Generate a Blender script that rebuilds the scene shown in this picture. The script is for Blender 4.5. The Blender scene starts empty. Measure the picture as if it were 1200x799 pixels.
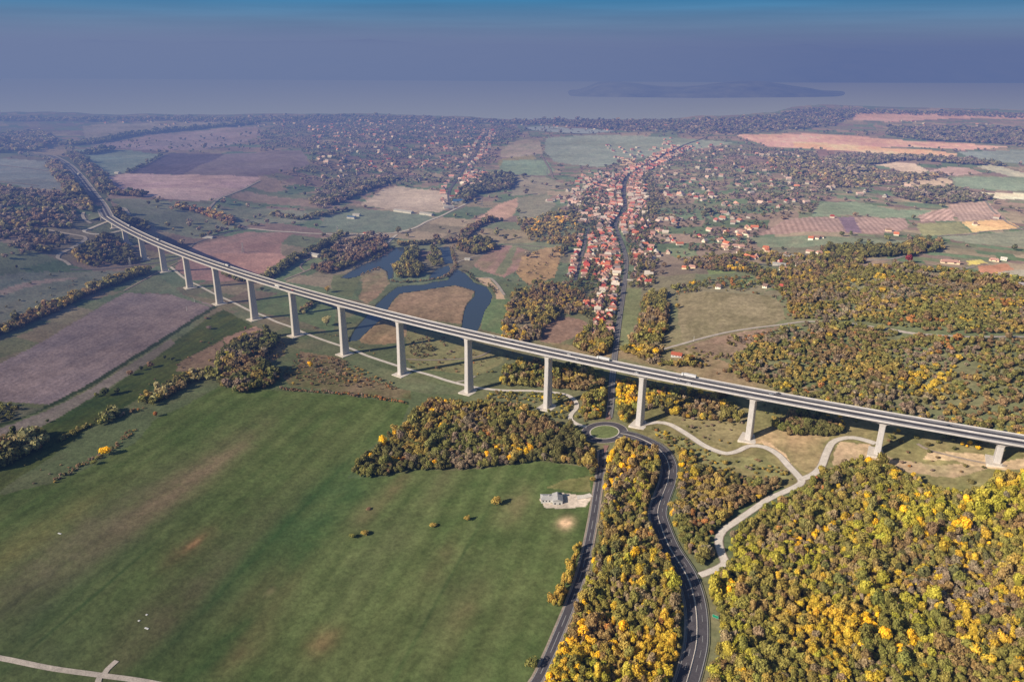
import bpy, bmesh, math, random
from mathutils import Vector, Matrix
import numpy as np
random.seed(7); rng = np.random.default_rng(7)
scene = bpy.context.scene
COL = scene.collection
PI = math.pi
# ------------------------------------------------------------------ camera (solved from the sixteen piers of the viaduct)
CAM = np.array([906.876, -642.185, 347.019]); YAW, PIT, ROL, FOC = 0.68659, 0.36776, 0.00257, 881.22
_F = np.array([-math.sin(YAW)*math.cos(PIT), math.cos(YAW)*math.cos(PIT), -math.sin(PIT)])
_U = np.array([-math.sin(YAW)*math.sin(PIT), math.cos(YAW)*math.sin(PIT), math.cos(PIT)])
_R = np.array([math.cos(YAW), math.sin(YAW), 0.0])
R_ = _R*math.cos(ROL)+_U*math.sin(ROL); U_ = -_R*math.sin(ROL)+_U*math.cos(ROL)
def project(P):
    d = np.asarray(P, float)-CAM; z = d@_F
    return 600+FOC*(d@R_)/z, 399.5-FOC*(d@U_)/z, z
# ------------------------------------------------------------------ noise
def _hash(ix, iy, seed):
    h = (ix.astype(np.int64)*374761393+iy.astype(np.int64)*668265263+seed*974634777) & 0x7fffffff
    h = ((h ^ (h >> 13))*1274126177) & 0x7fffffff
    return ((h ^ (h >> 16)) & 0xffffff)/float(0xffffff)
def vnoise(x, y, sc, seed=0):
    x = np.asarray(x, float)/sc; y = np.asarray(y, float)/sc
    ix = np.floor(x); iy = np.floor(y); fx = x-ix; fy = y-iy
    fx = fx*fx*(3-2*fx); fy = fy*fy*(3-2*fy)
    a = _hash(ix, iy, seed); b = _hash(ix+1, iy, seed); c = _hash(ix, iy+1, seed); d = _hash(ix+1, iy+1, seed)
    return (a*(1-fx)+b*fx)*(1-fy)+(c*(1-fx)+d*fx)*fy
def fbm(x, y, sc, seed=0, o=4):
    s = 0; a = .5; t = 0
    for k in range(o):
        s = s+a*vnoise(x*(1+.13*k)+k*17.3, y*(1+.13*k)-k*9.1, sc/2**k, seed+k*31); t += a; a *= .55
    return s/t
def sstep(a, b, x):
    t = np.clip((x-a)/(b-a), 0, 1); return t*t*(3-2*t)
# ------------------------------------------------------------------ viaduct axis and terrain
KAP, G1, G2 = 2.39731e-4, .0243111, .18127e-5
SP = np.cumsum([60, 95]+[120]*13+[95])-60-95-13*60.
PH = [11, 33, 46, 49, 59, 66, 69, 71, 74, 77, 74, 66, 58, 45, 32, 18]
def axis(s):
    s = np.asarray(s, float)
    return np.stack([np.sin(KAP*s)/KAP, (1-np.cos(KAP*s))/KAP, G1*s+G2*s*s], -1)
BZ = [-31.1, -50.6, -61.6, -61.9, -68.9, -73.0, -73.1, -72.2, -72.9, -72.9, -66.8, -55.5, -44.8, -28.4, -11.7, 5.1]
AX = axis(SP)
AXP = [-4000, -1100, -945]+list(AX[:, 0]+.585*AX[:, 1])+[945+60, 1250, 1700, 4000]
AZP = [-15, -15, -16]+BZ+[30, 32, 26, 10]
LAKE_Z = -105.0; POND_Z = -75.2
def Z0(x, y):
    x = np.asarray(x, float); y = np.asarray(y, float)
    xp = x+.585*y
    xp = xp+70*(vnoise(x, y, 420, 5)-.5)*sstep(60, 500, np.abs(y-.00012*x*x))
    P = np.interp(xp, AXP, AZP)
    # soften the piecewise profile
    P = .5*P+.25*np.interp(xp-35, AXP, AZP)+.25*np.interp(xp+35, AXP, AZP)
    n = y-.00012*x*x
    P = np.where(np.abs(n) < 60, np.interp(xp, AXP, AZP)*(1-sstep(20, 60, np.abs(n)))+P*sstep(20, 60, np.abs(n)), P)
    a = np.where(y > 0, .32+.68*np.exp(-(y/1100.)**2), 1-.25*sstep(100, 900, -y))
    V = -73-.0062*np.clip(y, 0, 1e5); V = np.maximum(V, -98)
    z = V+(P+73)*a
    far = sstep(70, 500, np.abs(n))
    z = z+far*((fbm(x, y, 520, 11, 3)-.5)*16+(fbm(x, y, 120, 12, 2)-.5)*3)
    z = z+26*(fbm(x+300, y, 430, 15, 3)-.45)*sstep(-700, -1500, x)*sstep(60, 300, np.abs(y-60))
    # wooded knoll on the left, ridge near the shore on the left
    z = z+22*np.exp(-(((x+1500)/330)**2+((y-60)/170)**2))
    r = np.hypot(x-CAM[0], y-CAM[1])
    z = np.where(r > 2500, np.maximum(z, -101), z)
    w = (1-sstep(.85, 1.5, np.hypot((x+60)/350, (y-330)/310)))*sstep(15, 70, y)   # level ground round the fish ponds
    return z*(1-w)+POND_Z*w
def at0(px, py, zf):
    px = np.atleast_1d(np.asarray(px, float)); py = np.atleast_1d(np.asarray(py, float))
    D = _F[None]+R_[None]*((px-600)/FOC)[:, None]-U_[None]*((py-399.5)/FOC)[:, None]
    t = np.zeros(len(px)); lo = np.zeros(len(px)); hi = np.full(len(px), 9000.); found = np.zeros(len(px), bool)
    ts = 300*np.exp(np.linspace(0, math.log(40), 160)); prev = np.full(len(px), 250.)
    for tt in ts:
        p = CAM+D*tt
        below = (p[:, 2] < zf(p[:, 0], p[:, 1])) & ~found
        lo[below] = prev[below]; hi[below] = tt; found |= below; prev[:] = tt
    for _ in range(22):
        m = (lo+hi)/2; p = CAM+D*m[:, None]; b = p[:, 2] < zf(p[:, 0], p[:, 1])
        hi = np.where(b, m, hi); lo = np.where(b, lo, m)
    p = CAM+D*hi[:, None]
    return p
# shoreline of the lake, then terrain that dips under the water beyond it
SHORE = at0([-260, 0, 130, 260, 400, 520, 640, 780, 860, 905, 930, 960, 1000, 1080, 1200, 1460],
            [139, 137, 138, 137.5, 135, 138, 139, 140, 139, 135, 128.5, 126, 127, 129, 132, 134], lambda x, y: np.full(np.shape(x), LAKE_Z+2.))[:, :2]
_az = np.arctan2(SHORE[:, 0]-CAM[0], SHORE[:, 1]-CAM[1]); _rr = np.hypot(SHORE[:, 0]-CAM[0], SHORE[:, 1]-CAM[1])
_o = np.argsort(_az); _az = _az[_o]; _rr = _rr[_o]
def _Zslow(x, y):
    z = Z0(x, y)
    dx = np.asarray(x, float)-CAM[0]; dy = np.asarray(y, float)-CAM[1]
    r = np.hypot(dx, dy); sh = np.interp(np.arctan2(dx, dy), _az, _rr)
    front = dy > 0
    k = sstep(-250, 60, r-sh)*front
    z = z*(1-k)+(LAKE_Z-6)*k
    return z
GX0, GX1, GY0, GY1, GS = -9000., 6000., -3000., 11000., 10.
_gx = np.arange(GX0, GX1+GS, GS); _gy = np.arange(GY0, GY1+GS, GS); _ZG = _Zslow(*np.meshgrid(_gx, _gy)).astype(np.float64)
def Z(x, y):
    x = np.asarray(x, float); y = np.asarray(y, float)
    u = np.clip((x-GX0)/GS, 0, len(_gx)-1.001); v = np.clip((y-GY0)/GS, 0, len(_gy)-1.001); i = u.astype(int); j = v.astype(int); a = u-i; b = v-j
    return (_ZG[j, i]*(1-a)+_ZG[j, i+1]*a)*(1-b)+(_ZG[j+1, i]*(1-a)+_ZG[j+1, i+1]*a)*b
def at(px, py=None):
    if py is None:
        a = np.array(px, float); return at0(a[:, 0], a[:, 1], Z)
    return at0(px, py, Z)[0]
# ------------------------------------------------------------------ colours and materials
KL = .59
HJ1, HS1 = np.array([.116, .167, .320]), np.array([.42, .52, .68])*1e-4
HJ2, HS2 = np.array([.122, .166, .330]), np.array([1.3, 1.55, 2.5])*1e-4
def thin_haze(c, r, x, y):
    'take part of the haze out of a colour; the rest stays painted in'
    u = (x-CAM[0])*math.cos(YAW)+(y-CAM[1])*math.sin(YAW); v = -(x-CAM[0])*math.sin(YAW)+(y-CAM[1])*math.cos(YAW)
    b = v-(-800+.3*(u+6000)); ins = np.clip(b/np.maximum(v-.3*u, 1)*r, 0, None); R3 = np.hypot(r, 420.)
    t1 = np.exp(-R3[:, None]*HS1); t2 = np.exp(-ins[:, None]*HS2)
    seen = c*KL; g = seen.mean(1, keepdims=True); k = sstep(900, 2200, r)[:, None]*.38; seen = seen*(1-k)+g*k*np.array([1., .97, 1.03]); back = (seen-(HJ1*(1-t1)+HJ2*(1-t2))*.35)/(t1*t2)**.7  # greyed and tinted with distance, as haze painted into the field colours
    return np.clip(back/KL, .035, .8)
def lin(c):
    c = np.asarray(c, float)/255.
    return np.where(c <= .04045, c/12.92, ((c+.055)/1.055)**2.4)
def alb(r, g, b):
    return np.clip(lin((r, g, b))/KL, 0, .85)
def nt_mat(name):
    m = bpy.data.materials.new(name); m.use_nodes = True; nt = m.node_tree
    for n in list(nt.nodes): nt.nodes.remove(n)
    out = nt.nodes.new('ShaderNodeOutputMaterial')
    return m, nt, out
def noise_node(nt, scale, detail=4, rough=.6, coord='Object'):
    tc = nt.nodes.new('ShaderNodeTexCoord'); n = nt.nodes.new('ShaderNodeTexNoise')
    n.inputs['Scale'].default_value = scale; n.inputs['Detail'].default_value = detail; n.inputs['Roughness'].default_value = rough
    nt.links.new(tc.outputs[coord], n.inputs['Vector']); return n
def ramp(nt, fac, lo, hi, a, b):
    m = nt.nodes.new('ShaderNodeMapRange'); m.inputs[1].default_value = a; m.inputs[2].default_value = b; m.inputs[3].default_value = lo; m.inputs[4].default_value = hi
    nt.links.new(fac, m.inputs[0]); return m.outputs[0]
def mulcol(nt, col, val):
    v = nt.nodes.new('ShaderNodeVectorMath'); v.operation = 'SCALE'
    nt.links.new(col, v.inputs[0])
    if isinstance(val, float): v.inputs['Scale'].default_value = val
    else: nt.links.new(val, v.inputs['Scale'])
    return v.outputs[0]
def simple(name, col, rough=.8, sc=.5, amt=.2, metal=0., spec=.3, sc2=None):
    m, nt, out = nt_mat(name)
    b = nt.nodes.new('ShaderNodeBsdfPrincipled'); b.inputs['Roughness'].default_value = rough; b.inputs['Metallic'].default_value = metal
    b.inputs['Specular IOR Level'].default_value = spec
    rgb = nt.nodes.new('ShaderNodeRGB'); rgb.outputs[0].default_value = (*[float(v) for v in col], 1)
    n = noise_node(nt, sc, 5); f = ramp(nt, n.outputs['Fac'], 1-amt, 1+amt, .3, .7)
    c = mulcol(nt, rgb.outputs[0], f)
    if sc2:
        n2 = noise_node(nt, sc2, 2); c = mulcol(nt, c, ramp(nt, n2.outputs['Fac'], 1-amt, 1+amt, .3, .7))
    nt.links.new(c, b.inputs['Base Color']); nt.links.new(b.outputs[0], out.inputs[0])
    return m
def ground_material():
    m, nt, out = nt_mat('ground_cover')
    b = nt.nodes.new('ShaderNodeBsdfDiffuse'); b.inputs['Roughness'].default_value = .6
    a = nt.nodes.new('ShaderNodeAttribute'); a.attribute_name = 'cover'
    n1 = noise_node(nt, .22, 6, .7); n2 = noise_node(nt, .035, 5, .65)
    c = mulcol(nt, a.outputs['Color'], ramp(nt, n1.outputs['Fac'], .70, 1.30, .3, .7))
    c = mulcol(nt, c, ramp(nt, n2.outputs['Fac'], .84, 1.16, .3, .7))
    nt.links.new(c, b.inputs['Color'])
    bp = nt.nodes.new('ShaderNodeBump'); bp.inputs['Strength'].default_value = .6; bp.inputs['Distance'].default_value = 1.2
    nt.links.new(n1.outputs['Fac'], bp.inputs['Height']); nt.links.new(bp.outputs[0], b.inputs['Normal'])
    nt.links.new(b.outputs[0], out.inputs[0]); return m
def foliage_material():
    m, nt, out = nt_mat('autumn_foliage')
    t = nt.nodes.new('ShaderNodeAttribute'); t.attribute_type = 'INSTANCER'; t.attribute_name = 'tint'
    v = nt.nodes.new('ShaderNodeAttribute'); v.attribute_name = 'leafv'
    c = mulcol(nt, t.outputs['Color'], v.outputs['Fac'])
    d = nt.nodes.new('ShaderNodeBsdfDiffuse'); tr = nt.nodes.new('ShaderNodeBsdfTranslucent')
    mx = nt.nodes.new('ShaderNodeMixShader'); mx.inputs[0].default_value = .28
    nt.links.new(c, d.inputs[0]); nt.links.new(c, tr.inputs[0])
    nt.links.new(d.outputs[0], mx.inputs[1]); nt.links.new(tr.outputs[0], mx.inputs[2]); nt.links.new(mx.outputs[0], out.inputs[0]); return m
def tint_material(name, rough=.8, sc=.6, amt=.25):
    m, nt, out = nt_mat(name)
    t = nt.nodes.new('ShaderNodeAttribute'); t.attribute_type = 'INSTANCER'; t.attribute_name = 'tint'
    n = noise_node(nt, sc, 4); c = mulcol(nt, t.outputs['Color'], ramp(nt, n.outputs['Fac'], 1-amt, 1+amt, .3, .7))
    b = nt.nodes.new('ShaderNodeBsdfPrincipled'); b.inputs['Roughness'].default_value = rough; b.inputs['Specular IOR Level'].default_value = .2
    nt.links.new(c, b.inputs['Base Color']); nt.links.new(b.outputs[0], out.inputs[0]); return m
def water_material(name, col, rough, sc):
    m, nt, out = nt_mat(name)
    b = nt.nodes.new('ShaderNodeBsdfPrincipled'); b.inputs['Base Color'].default_value = (*col, 1); b.inputs['Roughness'].default_value = rough
    b.inputs['IOR'].default_value = 1.33
    n = noise_node(nt, sc, 4); bp = nt.nodes.new('ShaderNodeBump'); bp.inputs['Strength'].default_value = .15; bp.inputs['Distance'].default_value = .3
    nt.links.new(n.outputs['Fac'], bp.inputs['Height']); nt.links.new(bp.outputs[0], b.inputs['Normal'])
    nt.links.new(b.outputs[0], out.inputs[0]); return m
M = {}
M['ground'] = ground_material(); M['foliage'] = foliage_material(); M['roof'] = tint_material('roof_tiles'); M['wall'] = tint_material('render_wall', .85, .3, .12)
M['paint'] = tint_material('car_paint', .35, .2, .05)
M['bark'] = simple('bark', (.07, .055, .045), .9, 3)
M['concrete'] = simple('bridge_concrete', (.68, .64, .60), .85, .05, .09, sc2=.3)
def streaked(name, col):
    m, nt, out = nt_mat(name); b = nt.nodes.new('ShaderNodeBsdfPrincipled'); b.inputs['Roughness'].default_value = .85; b.inputs['Specular IOR Level'].default_value = .2
    tc = nt.nodes.new('ShaderNodeTexCoord'); rgb = nt.nodes.new('ShaderNodeRGB'); rgb.outputs[0].default_value = (*col, 1); c = rgb.outputs[0]
    for sc, amt in (((.9, .9, .035), .16), ((.12, .12, .19), .08)):
        mp = nt.nodes.new('ShaderNodeMapping'); mp.inputs['Scale'].default_value = sc; n = nt.nodes.new('ShaderNodeTexNoise'); n.inputs['Detail'].default_value = 3
        nt.links.new(tc.outputs['Object'], mp.inputs[0]); nt.links.new(mp.outputs[0], n.inputs['Vector']); c = mulcol(nt, c, ramp(nt, n.outputs['Fac'], 1-amt, 1+amt*.5, .35, .65))
    sx = nt.nodes.new('ShaderNodeSeparateXYZ'); nt.links.new(tc.outputs['Object'], sx.inputs[0]); fr = nt.nodes.new('ShaderNodeMath'); fr.operation = 'PINGPONG'; fr.inputs[1].default_value = 2.5; nt.links.new(sx.outputs[2], fr.inputs[0])
    c = mulcol(nt, c, ramp(nt, fr.outputs[0], .86, 1., .0, .22)); nt.links.new(c, b.inputs['Base Color']); nt.links.new(b.outputs[0], out.inputs[0]); return m
M['pier'] = streaked('pier_concrete', (.69, .65, .61))
M['pad'] = simple('pale_gravel_concrete', (.80, .72, .62), .9, .15, .15, sc2=1.2)
M['slow'] = simple('worn_pale_asphalt', (.33, .315, .32), .8, .1, .12, sc2=.8)
M['fast'] = simple('dark_asphalt', (.075, .07, .08), .8, .1, .15, sc2=.8)
M['asphalt'] = simple('asphalt', (.105, .095, .105), .8, .1, .15, sc2=.8)
M['asphalt_pale'] = simple('old_asphalt', (.20, .185, .185), .85, .1, .15, sc2=.8)
M['track'] = simple('pale_track', (.58, .50, .42), .95, .12, .18, sc2=.9)
M['dirt'] = simple('dirt_track', (.42, .34, .27), .95, .12, .2, sc2=.7)
M['paintline'] = simple('road_paint', (.5, .5, .49), .7, .5, .1)
M['redpave'] = simple('red_paving', (.36, .20, .16), .85, .5, .15)
M['steel'] = simple('galvanised_steel', (.5, .5, .5), .4, 1, .1, metal=.7)
M['glass'] = simple('dark_glass', (.03, .04, .05), .15, 1, .1, spec=.6)
M['rubber'] = simple('tyre_rubber', (.02, .02, .02), .9, 1, .1)
M['white'] = simple('white_paint', (.75, .74, .72), .6, .5, .08)
M['green_sign'] = simple('green_sign_face', (.02, .30, .16), .5, .5, .05)
M['whitewall'] = simple('white_render', (.72, .70, .66), .8, .4, .08)
M['greyroof'] = simple('grey_roof_sheet', (.55, .53, .50), .7, .4, .15)
M['redroof'] = simple('red_roof_tiles', (.50, .13, .07), .8, .4, .15)
M['pond'] = water_material('pond_water', (.07, .10, .13), .16, .25)
M['lake'] = water_material('lake_water', (.74, .84, .90), .5, .01)
# ------------------------------------------------------------------ mesh helpers
def tag(o, label=None, cat=None, group=None, kind=None):
    if label: o['label'] = label
    if cat: o['category'] = cat
    if group: o['group'] = group
    if kind: o['kind'] = kind
    return o
def link(o, parent=None):
    COL.objects.link(o)
    if parent is not None: o.parent = parent
    return o
def mesh_np(name, V, F, mat, smooth=False):
    V = np.ascontiguousarray(V, np.float32); F = np.asarray(F, np.int32); n = F.shape[1]
    me = bpy.data.meshes.new(name); me.vertices.add(len(V)); me.vertices.foreach_set('co', V.ravel())
    me.loops.add(F.size); me.loops.foreach_set('vertex_index', F.ravel()); me.polygons.add(len(F))
    me.polygons.foreach_set('loop_start', np.arange(0, F.size, n, dtype=np.int32))
    try: me.polygons.foreach_set('loop_total', np.full(len(F), n, np.int32))
    except Exception: pass
    me.polygons.foreach_set('use_smooth', np.full(len(F), smooth, bool))
    me.update(calc_edges=True)
    if mat is not None: me.materials.append(mat)
    return me
def put(name, me, parent=None):
    return link(bpy.data.objects.new(name, me), parent)
def empty(name, loc, rz=0.):
    o = bpy.data.objects.new(name, None); o.empty_display_size = .5; COL.objects.link(o)
    o.location = [float(v) for v in loc]; o.rotation_euler = (0, 0, rz); return o
class MB:
    def __init__(s): s.v = []; s.f = []
    def add(s, vs, fs):
        b = len(s.v); s.v += [tuple(float(c) for c in v) for v in vs]; s.f += [tuple(i+b for i in f) for f in fs]; return s
    def box(s, x0, y0, z0, x1, y1, z1, tx=0., ty=0.):
        return s.add([(x0, y0, z0), (x1, y0, z0), (x1, y1, z0), (x0, y1, z0), (x0+tx, y0+ty, z1), (x1-tx, y0+ty, z1), (x1-tx, y1-ty, z1), (x0+tx, y1-ty, z1)],
                     [(3, 2, 1, 0), (4, 5, 6, 7), (0, 1, 5, 4), (1, 2, 6, 5), (2, 3, 7, 6), (3, 0, 4, 7)])
    def bar(s, a, b, w):
        a = np.array(a, float); b = np.array(b, float); d = b-a; d /= np.linalg.norm(d)
        u = np.cross(d, (0, 0, 1.) if abs(d[2]) < .9 else (1., 0, 0)); u /= np.linalg.norm(u); v = np.cross(d, u)
        vs = [p+(i*u+j*v)*w/2 for p in (a, b) for i, j in ((-1, -1), (1, -1), (1, 1), (-1, 1))]
        return s.add(vs, [(3, 2, 1, 0), (4, 5, 6, 7), (0, 1, 5, 4), (1, 2, 6, 5), (2, 3, 7, 6), (3, 0, 4, 7)])
    def cyl(s, c, r, h, ax='z', n=12, r2=None):
        r2 = r if r2 is None else r2; vs = []
        for k, (hh, rr) in enumerate(((0, r), (h, r2))):
            for i in range(n):
                a = 2*PI*i/n; p, q = rr*math.cos(a), rr*math.sin(a)
                vs.append((c[0]+p, c[1]+q, c[2]+hh) if ax == 'z' else (c[0]+p, c[1]+hh, c[2]+q))
        fs = [(i, (i+1) % n, n+(i+1) % n, n+i) for i in range(n)]+[tuple(range(n-1, -1, -1)), tuple(range(n, 2*n))]
        return s.add(vs, fs)
    def mesh(s, name, mat, bevel=0.):
        me = bpy.data.meshes.new(name); me.from_pydata(s.v, [], s.f); me.materials.append(mat)
        bm = bmesh.new(); bm.from_mesh(me); bmesh.ops.recalc_face_normals(bm, faces=bm.faces)
        if bevel: bmesh.ops.bevel(bm, geom=list(bm.edges), offset=bevel, segments=2, affect='EDGES', clamp_overlap=True)
        bm.to_mesh(me); bm.free(); return me
    def build(s, name, mat, parent=None, bevel=0.): return put(name, s.mesh(name, mat, bevel), parent)
def spline(P, step):
    P = np.asarray(P, float); n = len(P); out = []
    for i in range(n-1):
        p0 = P[max(i-1, 0)]; p1 = P[i]; p2 = P[i+1]; p3 = P[min(i+2, n-1)]
        k = max(2, int(np.linalg.norm(p2-p1)/step)); t = np.linspace(0, 1, k, endpoint=False)[:, None]
        d1 = (p2-p0)/2; d2 = (p3-p1)/2; L = np.linalg.norm(p2-p1)
        for d in (d1, d2):
            m = np.linalg.norm(d)
            if m > 1.2*L: d *= 1.2*L/m
        h = (2*t**3-3*t**2+1)*p1+(t**3-2*t**2+t)*d1+(-2*t**3+3*t**2)*p2+(t**3-t**2)*d2
        out.append(h)
    out.append(P[-1:]); return np.concatenate(out)
def normals2(C):
    T = np.gradient(C, axis=0); T /= np.linalg.norm(T, axis=1)[:, None]+1e-9
    return np.stack([T[:, 1], -T[:, 0]], -1)
def strip(C, w0, w1, off, zf=Z, dash=None, name='road', mat=None, nx=3):
    """a sheet between lateral offsets w0 and w1 (metres, right positive) of the centre line C, draped on the ground"""
    N = normals2(C); Vs = []
    for k in range(nx):
        w = w0+(w1-w0)*k/(nx-1); p = C+N*w
        r = np.hypot(p[:, 0]-CAM[0], p[:, 1]-CAM[1])
        Vs.append(np.column_stack([p, zf(p[:, 0], p[:, 1])+off+r*off*.0012]))
    V = np.stack(Vs, 1).reshape(-1, 3); n = len(C); L = np.concatenate([[0], np.cumsum(np.linalg.norm(np.diff(C, axis=0), axis=1))])
    F = [];
    for i in range(n-1):
        if dash and (L[i] % dash[0]) > dash[1]: continue
        for k in range(nx-1):
            a = i*nx+k; F.append((a, a+1, a+nx+1, a+nx))
    return mesh_np(name, V, F, mat)
ROADS = []   # (centre line, half width) for clearing trees
def road(name, px, width, mat, step=6., off=.22, edge=None, world=None, clear=2.):
    C = at(px)[:, :2] if world is None else np.asarray(world)
    C = spline(C, step); ROADS.append((C, width/2+clear))
    o = tag(put(name, strip(C, -width/2, width/2, off, name=name, mat=mat)), kind='structure')
    if edge:
        for sgn in (-1, 1): tag(put('road_verge', strip(C, sgn*width/2, sgn*(width/2+edge[0]), off*.8, name='road_verge', mat=edge[1], nx=2)), kind='structure')
    return C
# ------------------------------------------------------------------ land cover polygons (traced as places on the ground)
def inpoly(P, poly):
    x, y = P[:, 0], P[:, 1]; c = np.zeros(len(P), bool); n = len(poly); j = n-1
    for i in range(n):
        xi, yi = poly[i]; xj, yj = poly[j]
        m = ((yi > y) != (yj > y)) & (x < (xj-xi)*(y-yi)/(yj-yi+1e-12)+xi); c ^= m; j = i
    return c
def polyw(px): return at(px)[:, :2]
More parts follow.
